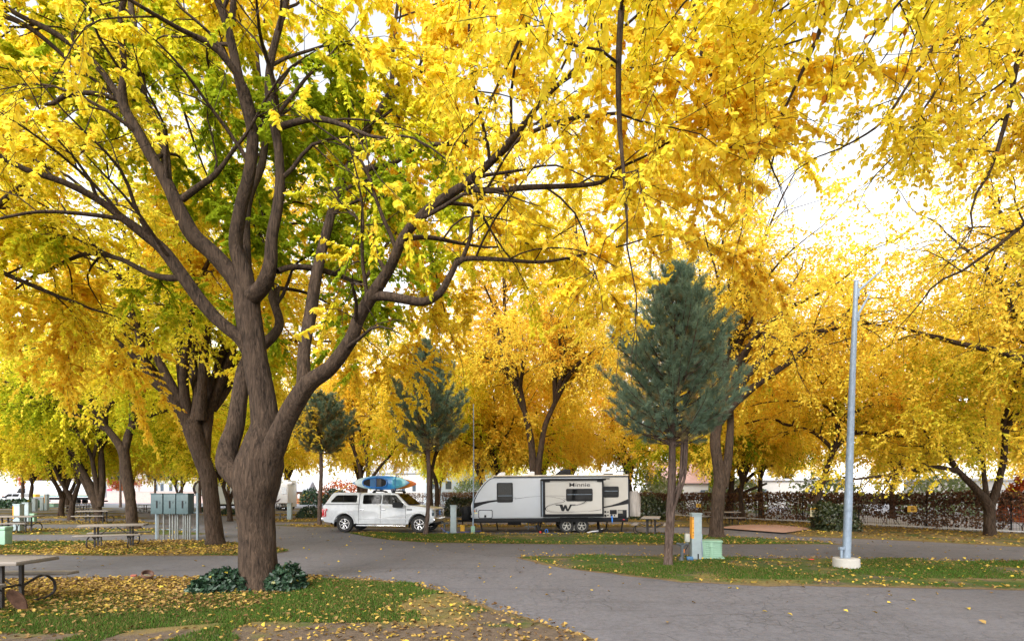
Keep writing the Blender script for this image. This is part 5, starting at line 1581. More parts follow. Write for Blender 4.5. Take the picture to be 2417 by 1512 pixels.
# covered bicycles hung on the back
m = MB()
secs = []
for z in np.linspace(.80, 2.0, 9):
    u = (z - .80) / 1.2
    wx = .26 + .10 * math.sin(u * 3.0) + (.04 if u < .2 else 0) - .10 * max(0, u - .75) * 3
    wy = .78 - .1 * u
    sec = []
    for k in range(26):
        a = 2 * math.pi * k / 26
        f = 1 + .07 * math.sin(a * 7 + z * 2) * (1 - u * .7) + .03 * math.sin(a * 11)
        sec.append(Vector((TX + X(2065) + wx * math.cos(a) * f, 25.0 + wy * math.sin(a) * f, z)))
    secs.append(sec)
m.loft(secs)
tag(m.build("bike_cover", TARP, None, angle=50), "grey tarpaulin covering a rack load behind the trailer's rear ladder", "cover")
def simple(name, label, cat, mb, mat, **kw):
    return tag(mb.build(name, mat, None, **kw), label, cat)
# small gear round the trailer
def wx(zx): return X(zx) + TX
m = MB()
for k in range(3): m.box((wx(204), 25.6, .05 + k * .105), (.22, .22, .098))
simple("levelling_block", "yellow block stack under the trailer's tongue jack", "blocks", m, YELP, bevel=.012)
m = MB(); m.box((wx(436), TY - 1.05, .014), (.22, .22, .024)); simple("jack_pad", "flat yellow pad under the trailer's front jack", "pad", m, YELP, bevel=.006)
m = MB(); m.box((wx(1928), TY - 1.05, .014), (.20, .20, .024)); simple("jack_pad", "flat yellow pad under the trailer's rear jack", "pad", m, YELP, bevel=.006)
m = MB()
for k in range(3):
    pts = [(wx(1118) + .065 * math.cos(a), 24.28 + .02 * k, .11 + .08 * math.sin(a)) for a in np.linspace(0, 2 * math.pi, 18)]
    m.tube(pts, .014, 6)
simple("hose_coil", "coil of bright blue hose on the ground beneath the slide-out", "hose", m, BLUEP)
m = MB(); m.tube([(wx(1022), 24.5, .35), (wx(1040), 24.35, .16), (wx(1065), 24.2, .05)], [.10, .085, .05], 8); m.tube([(wx(1022), 24.5, .35), (wx(1040), 24.45, .52)], .03, 6)
simple("tool_bag", "dark drill and bag lying under the trailer beside the blue hose", "tool bag", m, BLACKG)
m = MB(); m.lathe([(.05, .0), (.06, .02), (.055, .09), (.02, .10)], 12, (wx(1052), 24.2, .01)); simple("red_can", "small red can beside the blue hose coil", "can", m, REDP)
m = MB(); m.tube([(wx(1812), TY + NS - .02, Z(700)), (wx(1814), TY + NS - .06, Z(735)), (wx(1815), TY + NS - .05, Z(768))], .035, 8); simple("water_filter", "blue water filter hanging from the trailer's service ports", "water filter", m, BLUEP)
m = MB(); m.tube(catmull([(Vector((wx(1540), 24.2, .03)), 0), (Vector((wx(1600), 24.15, .10)), 0), (Vector((wx(1660), 24.2, .12)), 0), (Vector((wx(1715), 24.4, .20)), 0)], .1)[0], .028, 8); simple("drain_hose", "pale grey drain hose running from under the trailer's rear", "hose", m, WHITEM)
m = MB(); m.lathe([(.13, .0), (.15, .18), (.155, .20), (.14, .20), (.12, .03)], 16, (wx(1690), 24.25, .0)); simple("bucket", "dark bucket by the grey drain hose", "bucket", m, BLACKG)
m = MB(); m.tube(catmull([(Vector((wx(20), 23.8, .3)), 0), (Vector((wx(60), 24.0, .10)), 0), (Vector((wx(160), 24.3, .05)), 0), (Vector((wx(300), 24.8, .04)), 0), (Vector((wx(420), 25.4, .04)), 0)], .15)[0], .014, 6); simple("water_hose", "thin blue violet water hose trailing along the ground below the trailer's tongue", "hose", m, M("violet_hose", (.10, .12, .45), .5))
# ------------------------------------------------------------------ picnic tables
def picnic(label, loc, rz, L=1.83):
    root = thing("picnic_table", label, "picnic table", loc, rz, "picnic tables on the lawn strips")
    def slab(name, yc, z, w, th):
        m = MB(); m.box((0, yc, z), (L if name == "tabletop" else L * 1.0, w, th)); o = m.build(name, TABLEW, root, bevel=.008)
        e = MB(); e.box((0, yc, z - th * .28), (L + .012, w + .012, th * .62)); e.build("edge_band", TABLEE, o, bevel=.006)
    slab("tabletop", 0, .745, .78, .055)
    slab("bench", -.68, .445, .26, .045); slab("bench", .68, .445, .26, .045)
    for sx in (-1, 1):
        x = sx * (L / 2 - .42)
        for sy in (-1, 1):
            m = MB(); m.box((x, sy * .17, .37), (.05, .05, .70)); m.build("leg", BROWNM, root)
            m = MB()
            q = catmull([(Vector((x, sy * .20, .30)), .022), (Vector((x, sy * .45, .40)), .022), (Vector((x, sy * .66, .425)), .022)], .05)
            m.tube(q[0], .021, 8)
            q = catmull([(Vector((x + sx * .02, sy * .60, .42)), .022), (Vector((x + sx * .06, sy * .72, .30)), .022), (Vector((x + sx * .06, sy * .74, .12)), .022), (Vector((x + sx * .02, sy * .62, .03)), .022), (Vector((x, sy * .42, .02)), .022)], .04)
            m.tube(q[0], .021, 8)
            m.build("bench_support", BROWNM, root)
        m = MB(); m.tube([(x - sx * .02, 0, .36), (x - sx * .45, 0, .71)], .014, 6); m.tube([(x, -.17, .33), (x, .17, .33)], .02, 6); m.build("brace", BROWNM, root)
    return root
pt = picnic("picnic table nearest the camera, cut by the left edge of the picture", (-8.62, 8.30, .06), R(2))
def ptab(label, x, y, rz): return dup(pt, (x, y, .05), R(rz), label)
ptab("weathered picnic table on the leafy strip just left of the grey meter cabinets", -13.75, 17.7, 24)
ptab("picnic table with the orange striped pedestal standing behind it, second strip at left", -23.5, 24.3, 8)
ptab("picnic table behind the orange striped pedestal, third strip at left", -25.9, 31.9, 6)
ptab("far picnic table left of the low forked trunk, in front of the box truck's wheels", -38.8, 45.6, 4)
ptab("far picnic table under the box truck's tail, beside the forked tree's foot", -35.6, 49.0, 2)
ptab("farthest picnic table near the white pickup's tailgate", -46.5, 55.5, 3)
ptab("picnic table seen end-on behind the big pine's trunk, right of the trailer's covered rack", 6.35, 23.35, 72)
ptab("picnic table by the vine fence, behind the forked golden tree", 12.3, 29.9, 6)
ptab("tiny picnic table in front of the motorhome, right of the big front tree", -25.2, 55.8, 80)

# ------------------------------------------------------------------ pedestals, posts and cabinets
def pedestal(label, loc, h=1.27, w=.30, d=.22, rz=0.0, sticker=0, box=False, mat=None, group="power pedestals on the lawn strips"):
    root = thing("power_pedestal", label, "power pedestal", loc, rz, group)
    m = MB(); m.box((0, 0, h / 2), (w, d, h)); m.build("post", mat or PEDG, root, bevel=.012)
    m = MB(); m.box((0, 0, h + .01), (w + .03, d + .03, .045)); m.box((0, -.005, h - .05), (w + .012, d + .012, .012)); m.build("cover", mat or PEDG, root, bevel=.01)
    if sticker:
        m = MB(); m.box((-w / 2 - .003, -.02, h * .70), (.006, d * .8, h * .48)); m.box((-w / 2 + .027, -d / 2 - .003, h * .70), (.052, .006, h * .48)); s = m.build("sticker", PEDO, root)
        if sticker > 1:
            m = MB()
            for k, (zz, hh) in enumerate(((.93, .018), (.905, .01), (.885, .01), (.80, .006), (.70, .01), (.68, .01), (.60, .014), (.58, .01), (.53, .012), (.50, .01))):
                m.box((-w / 2 + .027, -d / 2 - .0075, h * zz), (.03, .003, h * hh))
            m.build("sticker_print", BLACKP, s)
    if box:
        m = MB(); m.box((-w / 2 - .10, .0, h * .47), (.13, .12, .24)); b = m.build("outlet_box", M("outlet_grey", (.42, .42, .37), .6), root, bevel=.012)
        m = MB(); m.tube(catmull([(Vector((-w / 2 - .05, -.02, h * .38)), 0), (Vector((-w / 2 - .10, -.04, h * .28)), 0), (Vector((-w / 2 - .20, -.06, h * .16)), 0)], .05)[0], .010, 6); m.build("cable", BLACKG, b)
        m = MB(); m.box((-w / 2 - .22, -.06, h * .18), (.06, .05, .10)); m.build("plug", M("orange_plug", (.80, .25, .05), .5), b, bevel=.01)
        m = MB(); m.tube(catmull([(Vector((w / 2 + .02, -.06, h * .55)), 0), (Vector((w / 2 - .01, -d / 2 - .01, h * .40)), 0), (Vector((w / 2 + .01, -d / 2 - .02, h * .18)), 0), (Vector((w / 2 + .02, -.08, .02)), 0)], .06)[0], .014, 6); m.build("conduit", STEEL, root)
        m = MB(); m.box((w * .12, -d / 2 - .004, .08), (.035, .01, .15)); m.build("slot", BLACKP, root)
    return root
u1 = Vector((*G(1642, 1321), 0))
pedestal("tall blue grey pedestal with an orange printed strip, beside the mint green utility box", (u1.x, u1.y, .04), 1.27, .27, .26, R(-4), 2, True)
pedestal("grey pedestal in front of the trailer's tongue", (*G(1070.5, 1259), .03), 1.28, .27, .24)
pedestal("grey pedestal on the lawn strips between the big front tree and the brownish pine", (*G(684, 1227), .03), 1.15, .30, .24)
pedestal("pedestal with an orange strip standing behind the second row picnic table at left", (*G(44, 1252.5), .03), 1.30, .34, .26, 0, 1)
pedestal("pedestal just right of the orange striped one, one strip farther back", (*G(64, 1233), .03), 1.25, .40, .26, 0, 1)
pedestal("far pedestal in front of the white pickup's rear wheel", (*G(82, 1206.5), .03), 1.3, .40, .3)
pedestal("far pedestal below the white pickup's tailgate", (*G(101, 1204), .03), 1.4, .40, .3)
pedestal("far pedestal at the front corner of the box truck's body", (*G(110.5, 1204), .03), 1.75, .30, .3, 0, 1)
pedestal("grey pedestal seen between the two near trunks in front of the fifth wheel trailer", (*G(583, 1215), .03), 1.35, .36, .3)
# mint boxes
def louvre_box(label, loc, rz):
    root = thing("utility_box", label, "utility box", loc, rz)
    L_, D_, H_ = .58, .52, .50
    m = MB(); m.box((0, 0, .02), (L_ + .10, D_ + .10, .05)); m.build("base", MINT, root, bevel=.012)
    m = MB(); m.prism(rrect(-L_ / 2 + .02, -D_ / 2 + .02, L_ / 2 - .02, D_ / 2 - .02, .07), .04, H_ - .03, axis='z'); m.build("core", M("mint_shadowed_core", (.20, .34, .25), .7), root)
    m = MB()
    for k in range(7):
        z = .075 + k * .055
        m.loft([[Vector((a * s_, b * s_, zz)) for a, b in rrect(-L_ / 2, -D_ / 2, L_ / 2, D_ / 2, .08)] for zz, s_ in ((z, 1.01), (z + .030, .985))])
    m.build("louvre", MINT, root)
    m = MB(); m.box((.0, -D_ / 2 - .004, .25), (.09, .02, .42)); m.box((-L_ / 2 + .06, -D_ / 2 + .05, .25), (.13, .13, .42))
    m.tube([(-.09, -D_ / 2 - .015, .35), (0, -D_ / 2 - .02, .33), (.09, -D_ / 2 - .015, .35)], .014, 6); m.tube([(-.02, -D_ / 2 - .018, .34), (-.02, -D_ / 2 - .018, .27)], .012, 6); m.build("panel_rib", MINT, root, bevel=.008)
    m = MB(); m.prism(rrect(-L_ / 2 - .02, -D_ / 2 - .02, L_ / 2 + .02, D_ / 2 + .02, .10), H_ - .05, H_ + .01, axis='z'); m.build("lid", MINT, root, bevel=.02, seg=3)
    return root
ub = Vector((*G(1684, 1320), 0))
louvre_box("mint green louvred utility box on the lawn under the forked golden tree", (ub.x, ub.y + .2, .04), R(-16))
def mint_post(label, px, py, w, h, tilt=0):
    root = thing("service_post", label, "service post", (*G(px, py), .03), R(tilt), "mint service posts")
    m = MB(); m.box((0, 0, h * .5), (w, w * .8, h)); m.build("post", MINT, root, bevel=.02, seg=3)
    m = MB(); m.box((0, 0, h), (w * 1.12, w * .95, h * .22)); m.build("cap", MINT, root, bevel=.03, seg=3)
    return root
mint_post("mint green service post cut by the left picture edge, near the leafy strip", 9, 1287, .36, .60)
mint_post("small mint post behind the second row picnic table", 79, 1233, .28, .52)
mint_post("small mint post far left, in front of the box truck's wheels", 125, 1196, .9, .45)
# flag pole with green sleeve
fp = Vector((*G(1116.5, 1257.5), 0))
root = thing("pole", "slender steel pole in a mint green sleeve at the trailer's nose", "pole", fp)
m = MB(); m.tube([(0, 0, .3), (.03, 0, 3.0), (.02, 0, 6.05)], [.032, .028, .02], 8); m.build("shaft", STEEL, root)
m = MB(); m.lathe([(.02, 0), (.035, .03), (.02, .06)], 10, (.02, 0, 6.05)); m.build("finial", STEEL, root)
m = MB(); m.box((0, 0, .17), (.19, .17, .34)); m.build("sleeve", MINT, root, bevel=.012)
# standpipes
def standpipe(label, px, py, h, mat, two=True):
    root = thing("water_standpipe", label, "standpipe", (*G(px, py), .03), 0, "water standpipes")
    m = MB(); m.tube([(0, 0, 0), (.0, 0, .08), (.02, 0, .10), (.03, 0, h)], [.075, .065, .045, .042], 10); m.build("riser", mat, root)
    m = MB()
    if two:
        m.tube([(.03, 0, h - .04), (-.06, 0, h + .02), (-.13, 0, h + .02)], [.04, .035, .04], 8); m.tube([(.03, 0, h - .04), (.12, 0, h + .02), (.20, 0, h + .02)], [.04, .035, .04], 8)
    else:
        m.tube([(.03, 0, h - .05), (.14, -.02, h)], .025, 8)
    m.lathe([(.05, 0), (.055, .02), (.02, .04)], 10, (.03, 0, h + .01)); m.build("tap_head", mat, root)
    return root
DGREY = M("weathered_grey_iron", (.075, .085, .095), .6, .2, .2, 9)
standpipe("dark iron standpipe with two arms, between the big pine and the orange striped pedestal", 1608, 1324, .44, DGREY)
standpipe("small standpipe left of the pedestal at the trailer's tongue", 1048, 1256, .42, DGREY)
standpipe("tiny standpipe on the strip left of the lone grey pedestal", 661, 1226, .40, DGREY)
m = MB(); m.box((0, 0, .05), (.17, .12, .10)); simple("valve_box", "small blue box at the foot of the orange striped pedestal", "box", m, M("faded_blue", (.05, .14, .26), .6), bevel=.015, loc=(*G(1628, 1324), .04))
m = MB(); m.lathe([(.07, 0), (.08, .10), (.07, .11)], 12); simple("pipe_stopper", "small blue cap on the ground left of the trailer pedestal", "cap", m, M("faded_blue", (.05, .14, .26), .6), loc=(*G(1057, 1260), .03))
# meter cabinets
mc = Vector((*G(414, 1276), 0))
root = thing("meter_cabinets", "rack of three grey green electric meter cabinets on thin pipes", "meter cabinet", (mc.x, mc.y, .04), R(-6))
for i, x in enumerate((-.62, -.07, .47)):
    m = MB(); m.box((x, -.06, 1.44), (.50, .34, .80)); c_ = m.build("cabinet", CABG, root, bevel=.012)
    m = MB(); m.box((x, -.065, 1.845), (.54, .38, .03)); m.box((x, -.236, 1.56), (.44, .012, .012)); m.box((x + .14, -.245, 1.50), (.04, .02, .06)); m.build("cover", CABG, c_, bevel=.006)
    m = MB(); m.box((x + .02, -.232, 1.42), (.065, .012, .30)); m.build("slot", BLACKP, c_)
m = MB()
for x in (-.86, .90): m.box((x, .06, .93), (.075, .075, 1.86))
m.box((.02, .06, .42), (1.76, .04, .04)); m.box((.02, .08, 1.10), (1.76, .05, .06)); m.box((.02, .08, 1.78), (1.80, .05, .06)); m.build("frame", M("cabinet_frame_grey", (.17, .21, .23), .5, .2), root)
PIPE = M("grey_conduit", (.19, .20, .19), .5, .3, .15, 9)
m = MB()
for x in (-.70, -.47, -.20, -.08, .04, .13, .38, .47, .57, .66): m.tube([(x, -.04, 0), (x, -.04, 1.06)], .032, 7)
m.build("conduits", PIPE, root)
# fire can, rust plate
fc = Vector((*G(346, 1373), 0))
root = thing("tin_can", "rusty can with a silver band tipped over in the leaves", "can", (fc.x, fc.y, .10))
rot = Matrix.Rotation(R(28), 3, 'Y') @ Matrix.Rotation(R(20), 3, 'X')
m = MB(); m.lathe([(.11, -.12), (.115, -.10), (.115, .12), (.10, .12), (.10, -.05)], 20, (0, 0, 0), rot); m.build("tin", RUST, root)
m = MB(); m.lathe([(.117, -.01), (.119, 0), (.117, .02), (.119, .03), (.117, .04), (.119, .055), (.117, .065)], 20, (0, 0, 0), rot); m.build("band", CHROME, root)
m = MB(); secs = []
for k in range(3):
    secs.append([Vector((.13 * math.cos(a) * (1 + .1 * math.sin(3 * a)), (-.012, 0, .012)[k] - .10 * math.sin(a), .17 + .19 * math.sin(a))) for a in np.linspace(0, 2 * math.pi, 19)[:-1]])
m.loft(secs); simple("rusty_plate", "rusty iron plate leaning on the near picnic table's leg", "plate", m, RUST, loc=(*G(42, 1450), .05))
m = MB(); m.box((0, 0, .02), (.11, .08, .045), R(20)); simple("brick_piece", "broken red brick lying in the leaves beside the tipped can", "brick", m, M("brick_red", (.30, .09, .06), .9, bump=.4), bevel=.01, loc=(*G(316, 1368), .08))
m = MB(); m.box((0, 0, .01), (.16, .04, .02), R(-10)); simple("red_scrap", "scrap of red plastic in the grass left of the lamp post's foot", "litter", m, REDP, bevel=.005, loc=(*G(1914, 1325), .06))

# ------------------------------------------------------------------ lamp post
lp = Vector((*G(1997, 1341), 0)); dl = lp.y
root = thing("lamp_post", "tall grey steel lamp post with two bracket arms on a round concrete footing", "lamp post", lp)
def LP(px, py, dd=0): return W(px, py, dl + dd) - lp
m = MB(); m.lathe([(.30, -.05), (.305, .05), (.30, .25), (.285, .27), (.0, .272)][:4], 28); m.build("footing", CONC, root, angle=30)
m = MB(); m.tube([LP(1998, 1316), LP(2002, 1200), LP(2010, 940), LP(2021, 664)], [.098, .093, .075, .052], 12); m.build("shaft", STEEL, root, angle=60)
m = MB(); m.lathe([(.054, 0), (.05, .02), (.02, .035)], 12, LP(2021, 664)); m.build("cap", STEEL, root)
for a, b in (((2024, 688), (2084, 634)), ((2024, 745), (2054, 692))):
    m = MB(); m.tube([LP(*a), LP(*b, .25)], [.032, .022], 8); ar = m.build("bracket_arm", STEEL, root)
    m = MB(); m.box(LP(a[0] - 1, a[1] + 3), (.09, .08, .22)); m.build("clamp", STEEL, ar, bevel=.01)
m = MB(); m.tube([LP(2042, 672, .1), LP(2042, 700, .1)], .006, 4); m.build("cable", BLACKG, root)
m = MB(); m.tube([LP(1986, 1316, -.05), LP(1986, 1290, -.05)], .035, 8); m.box(LP(1986, 1293, -.05), (.12, .10, .07)); m.build("junction_box", STEEL, root, bevel=.008)
m = MB()
for z_ in (1205, 1300): m.lathe([(.098, 0), (.101, .008), (.098, .016)], 12, LP(2002 if z_ < 1250 else 1998.5, z_))
m.build("band", STEEL, root)

# ------------------------------------------------------------------ signs
def sign(label, c, w, h, rz, header, lines, mat_body):
    root = thing("notice_sign", label, "sign", c, rz)
    m = MB(); m.prism(rrect(-w / 2, -h / 2, w / 2, h / 2, .02), -.012, 0); b = m.build("board", mat_body, root)
    if header:
        m = MB(); m.box((0, -.0135, h / 2 - h * .125), (w * .94, .003, h * .21)); m.build("header", YELP, b)
    m = MB()
    r = random.Random(4)
    for z, l, hh in lines:
        x = -l * w / 2
        while x < l * w / 2:
            k = r.uniform(.018, .05)
            m.box((x + k / 2, -.0158, z * h), (k, .002, hh)); x += k + .010
    m.build("print", BLACKG, b)
    return root
s1 = W(1921.5, 1208, b11.y - .34)
sign("yellow headed white notice fixed to the leaning golden tree's trunk", s1, .40, .46, R(4), True, [(.36, .36, .03), (.14, .30, .022), (.03, .30, .022), (-.08, .34, .022), (-.19, .26, .022), (-.36, .06, .03)], M("notice_cream", (.70, .62, .42), .5))
def fence_at(px):
    s_ = (px - CX) / F0
    y = 24.0
    for _ in range(4000):
        if s_ * y > xf(y): break
        y += .01
    return Vector((s_ * y, y, 0))
for px, py, w, lab in ((1649, 1192, .36, "small yellow sign on the vine fence left of the forked golden tree"), (2153, 1200, .42, "small yellow sign on the vine fence right of the lamp post")):
    c = fence_at(px); c = c * ((c.y - .25) / c.y)
    sign(lab, (c.x, c.y, CAM_H + (HY - py) / F0 * c.y), w, w * .8, R(-20), False, [(.2, .3, .05), (-.05, .34, .05), (-.25, .25, .04)], YELP)

# ------------------------------------------------------------------ vine fence
def vine_fence(label, a, b, h=1.95, dens=560, seed=3, grid=True):
    a, b = Vector((*a, 0)), Vector((*b, 0))
    Lf = (b - a).length; dr = (b - a).normalized(); nv = Vector((dr.y, -dr.x, 0))
    if nv.dot(-a) < 0: nv = -nv
    root = thing("vine_fence", label, "fence", a, 0, "vine fence runs")
    ang = math.atan2(dr.y, dr.x); root.rotation_euler = (0, 0, ang)
    side = 1 if (Matrix.Rotation(ang, 3, 'Z') @ Vector((0, 1, 0))).dot(nv) > 0 else -1
    r = np.random.default_rng(seed)
    n = max(2, int(Lf / 3.0))
    for k in range(n + 1):
        m = MB(); m.tube([(Lf * k / n, 0, 0), (Lf * k / n, 0, h - .1)], .035, 6); m.build("post", BLACKP, root)
    if grid:
        m = MB()
        k = 0.0
        while k < Lf:
            m.box((k, 0, h * .48), (.010, .008, h * .92)); k += .11
        for z in np.arange(.12, h, .13): m.box((Lf / 2, 0, z), (Lf, .008, .010))
        m.build("wire_mesh", M("black_wire", (.075, .068, .066), .6), root, smooth=False)
    m = MB(); m.box((Lf / 2, side * .05, .13), (Lf, .035, .05)); m.build("bottom_rail", WHITEM, root)
    # leaf mass: a heavy roll on top, thinning and broken lower down, bare stems
    N = int(Lf * dens)
    x = r.uniform(0, Lf, N)
    zr = r.random(N)
    z = np.where(r.random(N) < .50, h * (.70 + .30 * zr), h * (.10 + .66 * zr))
    y = r.normal(0, 1, N) * np.where(z > h * .68, .20, .06)
    z = z + field3(np.stack([x, y * 0, z * 0], 1), 1.3, seed) * .07
    holes = field3(np.stack([x * 1.1, z * 0, z * 2.6], 1), 1.6, seed + 1)
    keep = (z > h * .40) | (holes > -.25)
    P = np.stack([x, y, z], 1)[keep]
    k = len(P)
    D = r.normal(0, 1, (k, 3)); D[:, 2] -= .6
    Nn = r.normal(0, .5, (k, 3)); Nn[:, 1] += side * 1.0; Nn[:, 2] += .5
    tn = .54 + .16 * field3(P, 1.0, seed + 9) + r.normal(0, .16, k) + np.where(P[:, 2] > h * .9, .1, 0)
    leaves("vine", P, D, Nn, r.uniform(.09, .17, k) * (1.0 if Lf < 45 else 1.2), np.clip(tn, 0, 1), VINE, root, .75, False)
    m = MB()
    for _ in range(int(Lf * 3.2)):
        x0 = r.uniform(0, Lf); px_ = Vector((x0, side * .03, .05)); pts = [px_]
        for j in range(5):
            px_ = px_ + Vector((r.normal(0, .16), r.normal(0, .02), h * .17)); pts.append(px_)
        m.tube(pts, [.016, .015, .013, .012, .010, .008], 4, cap=False)
    m.build("vine_stems", M("vine_stem", (.05, .032, .025), .9), root)
    return root
vine_fence("brown vine covered fence along the right, its near end leaving the picture", (33.5, 5.5), (23.4, 24.0), seed=3)
vine_fence("brown vine covered fence between the trailer and the lamp post, with pale gaps low down", (23.4, 24.0), (12.2, 44.4), 1.95, 560, 5)
vine_fence("brown vine fence behind the trailer and the pickup's bonnet", (12.2, 44.4), (-8.8, 65.2), 2.0, 420, 7)
vine_fence("far vine fence behind the pickup's cap", (-8.8, 65.2), (-24, 80.0), 2.0, 200, 9, False)

# ------------------------------------------------------------------ shrubs and ivy
def shrub(name, label, cat, c, rad, n, size, mat, tone=.5, seed=1, boxy=2.0, group=None, flat=False):
    root = thing(name, label, cat, (c[0], c[1], 0), 0, group)
    r = np.random.default_rng(seed)
    D = nrm(r.normal(0, 1, (n, 3))); D[:, 2] = np.abs(D[:, 2])
    p = boxy
    sc = (np.abs(D) ** p).sum(1) ** (-1 / p)
    f = r.uniform(.55, 1.0, n) ** .5
    lump = 1 + .16 * field3(D * 2.2, 2.0, seed) + .08 * field3(D * 6, 2.0, seed + 1)
    P = D * (sc * f * lump)[:, None] * np.array(rad)
    P[:, 2] = np.maximum(P[:, 2], .02)
    N = D + r.normal(0, .45, (n, 3))
    Dl = r.normal(0, .6, (n, 3)); Dl[:, 2] -= .35; Dl += D * .35
    tn = tone + .16 * field3(P, 3.0, seed + 3) + r.normal(0, .15, n) + np.where(r.random(n) < .012, .6, 0)
    leaves("foliage", P, Dl, N, size * r.uniform(.6, 1.25, n), np.clip(tn, 0, 1), mat, root, .7, size > .08 and c[1] < 14)
    m = MB()
    for k in range(9):
        a = k * 2.4
        m.tube([(0, 0, 0), (rad[0] * .35 * math.cos(a), rad[1] * .35 * math.sin(a), rad[2] * .5), (rad[0] * .7 * math.cos(a), rad[1] * .7 * math.sin(a), rad[2] * .62)], [.02, .014, .006], 5)
    m.build("stems", BARK, root)
    return root
iv = B0
shrub("ivy_clump", "dark green ivy mounded against the right side of the big front tree's foot", "ivy", (iv.x + .56, iv.y - .10), (.36, .42, .55), 1500, .095, EVERG, .48, 21)
shrub("ivy_clump", "dark green ivy sprawling off the left side of the big front tree's foot", "ivy", (iv.x - .62, iv.y - .22), (.66, .50, .40), 1900, .095, EVERG, .45, 22)
def gsh(px, py): return G(px, py)
shrub("shrub", "clipped dark shrub between the notice tree and the lamp post", "shrub", (16.1, 25.6), (.95, .9, 1.45), 3600, .13, OLIVE, .45, 31, 5)
shrub("shrub", "dark shrub behind the trailer's covered rear rack", "shrub", (9.6, 36.2), (1.25, .9, 1.5), 2600, .16, OLIVE, .42, 32, 4)
shrub("shrub", "dark shrub in front of the vine fence behind the trailer's tongue", "shrub", (-4.2, 42.5), (1.25, .9, 1.55), 2400, .17, OLIVE, .35, 33, 4)
shrub("shrub", "round evergreen shrub beside the log cabin's air conditioner wall", "shrub", (-32.8, 83), (1.5, 1.3, 2.4), 1500, .30, EVERG, .55, 34, 3)
shrub("shrub", "evergreen shrub just left of the pickup's cap, right of the pine trunk", "shrub", (-27.6, 80), (1.9, 1.3, 2.5), 1500, .30, EVERG, .5, 35, 3)
shrub("shrub", "low juniper at the foot of the slim trunk in front of the fifth wheel", "juniper", (-24.3, 44.2), (1.0, .8, .55), 1200, .16, EVERG, .55, 36)
shrub("shrub", "low juniper left of the grey pedestal seen between the trunks", "juniper", (-31.0, 52.0), (.9, .8, .5), 900, .18, EVERG, .5, 37)
shrub("shrub", "low dark mound at the foot of the stems behind the brownish pine", "shrub", (-15.8, 40.0), (1.1, .9, .85), 1300, .15, EVERG, .6, 38)
shrub("shrub", "spreading juniper below the white pickup's bonnet at the left edge", "juniper", (-61.5, 64), (3.2, 1.6, 1.2), 1400, .34, EVERG, .5, 39)
shrub("shrub", "red leaved shrub behind the pickup's cap under the golden stems", "shrub", (-31.5, 95), (5.0, 3, 4.6), 2200, .38, LEAFR, .35, 40)
def bush_group(lst):
    for i, (x, y, rx, rz_, lab, mt, tn) in enumerate(lst):
        shrub("shrub", lab, "shrub", (x, y), (rx, rx * .7, rz_), 1500, .34, mt, tn, 50 + i, 2.4)
bush_group([
    (21.5, 50, 3.0, 3.6, "pale green bush behind the fence, left of the notice tree", PALEG, .5),
    (29, 47, 3.2, 3.4, "pale green bush behind the fence, directly left of the lamp post", PALEG, .4),
    (38, 45, 3.5, 3.8, "pale green bush behind the fence, right of the lamp post", PALEG, .45),
    (34.5, 34, 1.8, 2.9, "rust red bush above the fence top, right of the lamp post", LEAFR, .3),
    (46, 40, 3.2, 3.8, "pale green bush behind the fence at the right edge", PALEG, .55),
    (13.2, 52, 3.0, 4.6, "pale green bush behind the trailer's covered rear rack", PALEG, .5),
    (17.0, 58, 2.6, 3.8, "pale bush behind the big pine's trunk, past the fence", PALEG, .6),
    (-5.2, 70, 3.4, 4.2, "grey green bush behind the fence at the trailer's nose", PALEG, .3),
])

# ------------------------------------------------------------------ buildings and vehicles far behind
def building(name, label, loc, L, D, H, wall, roofm, rz=0.0, roof='flat', wins=(), eave=.35, rise=1.4, doors=(), winmat=None):
    root = thing(name, label, "building", loc, rz)
    m = MB(); m.box((0, 0, H / 2), (L, D, H)); m.build("wall", wall, root)
    m = MB()
    if roof == 'flat': m.box((0, 0, H + .12), (L + eave * 2, D + eave * 2, .26))
    else: m.prism([(-D / 2 - eave, H - .1), (D / 2 + eave, H - .1), (0, H + rise)], -L / 2 - eave, L / 2 + eave, axis='x')
    m.build("roof", roofm, root)
    for x, z, w, h in wins:
        m = MB(); m.box((x, -D / 2 - .03, z), (w + .16, .08, h + .16)); f = m.build("window", WHITEM, root)
        m = MB(); m.box((x, -D / 2 - .06, z), (w, .06, h)); m.build("pane", winmat or GLASSB, f)
    for x, w, h in doors:
        m = MB(); m.box((x, -D / 2 - .04, h / 2), (w, .08, h)); m.build("door", BLACKG, root)
    return root
WALLW = M("white_siding", (.50, .49, .47), .7, 0, .04, 2)
ROOFG = M("grey_roof", (.36, .36, .38), .8, 0, .1, 2)
building("long_building", "long low white building with a row of dark windows behind the meter cabinets", (-60, 104, 0), 22, 8, 4.6, WALLW, ROOFG, 0, 'flat', [(-9.5 + k * 1.2, 2.9, .65, 2.4) for k in range(2)] + [(-6.6 + k * 1.2, 2.9, .65, 2.4) for k in range(2)])
m = MB(); m.box((0, 0, 1.1), (42, .3, 2.2)); root = thing("block_wall", "low pinkish block wall in front of the long white building", "wall", (-76, 97, 0)); m.build("wall", PINKW, root)
m = MB(); m.box((0, 0, 2.26), (42.2, .45, .12)); m.build("coping", ROOFG, root)
cab_ = building("log_cabin", "small log cabin with a grey shingled roof and a window air conditioner", (-38.6, 91, 0), 5.4, 4.6, 2.3, LOGW, SHING, R(4), 'gable', [], .5, 1.7)
m = MB()
for k in range(8): m.tube([(-2.75, -2.34, .15 + k * .29), (2.75, -2.34, .15 + k * .29)], .13, 6)
m.build("log_courses", LOGW, cab_)
m = MB()
for k in range(8): m.box((0, -2.82 + k * .345, 2.26 + k * .225), (6.3, .38, .05), Matrix.Rotation(R(33), 3, 'X'))
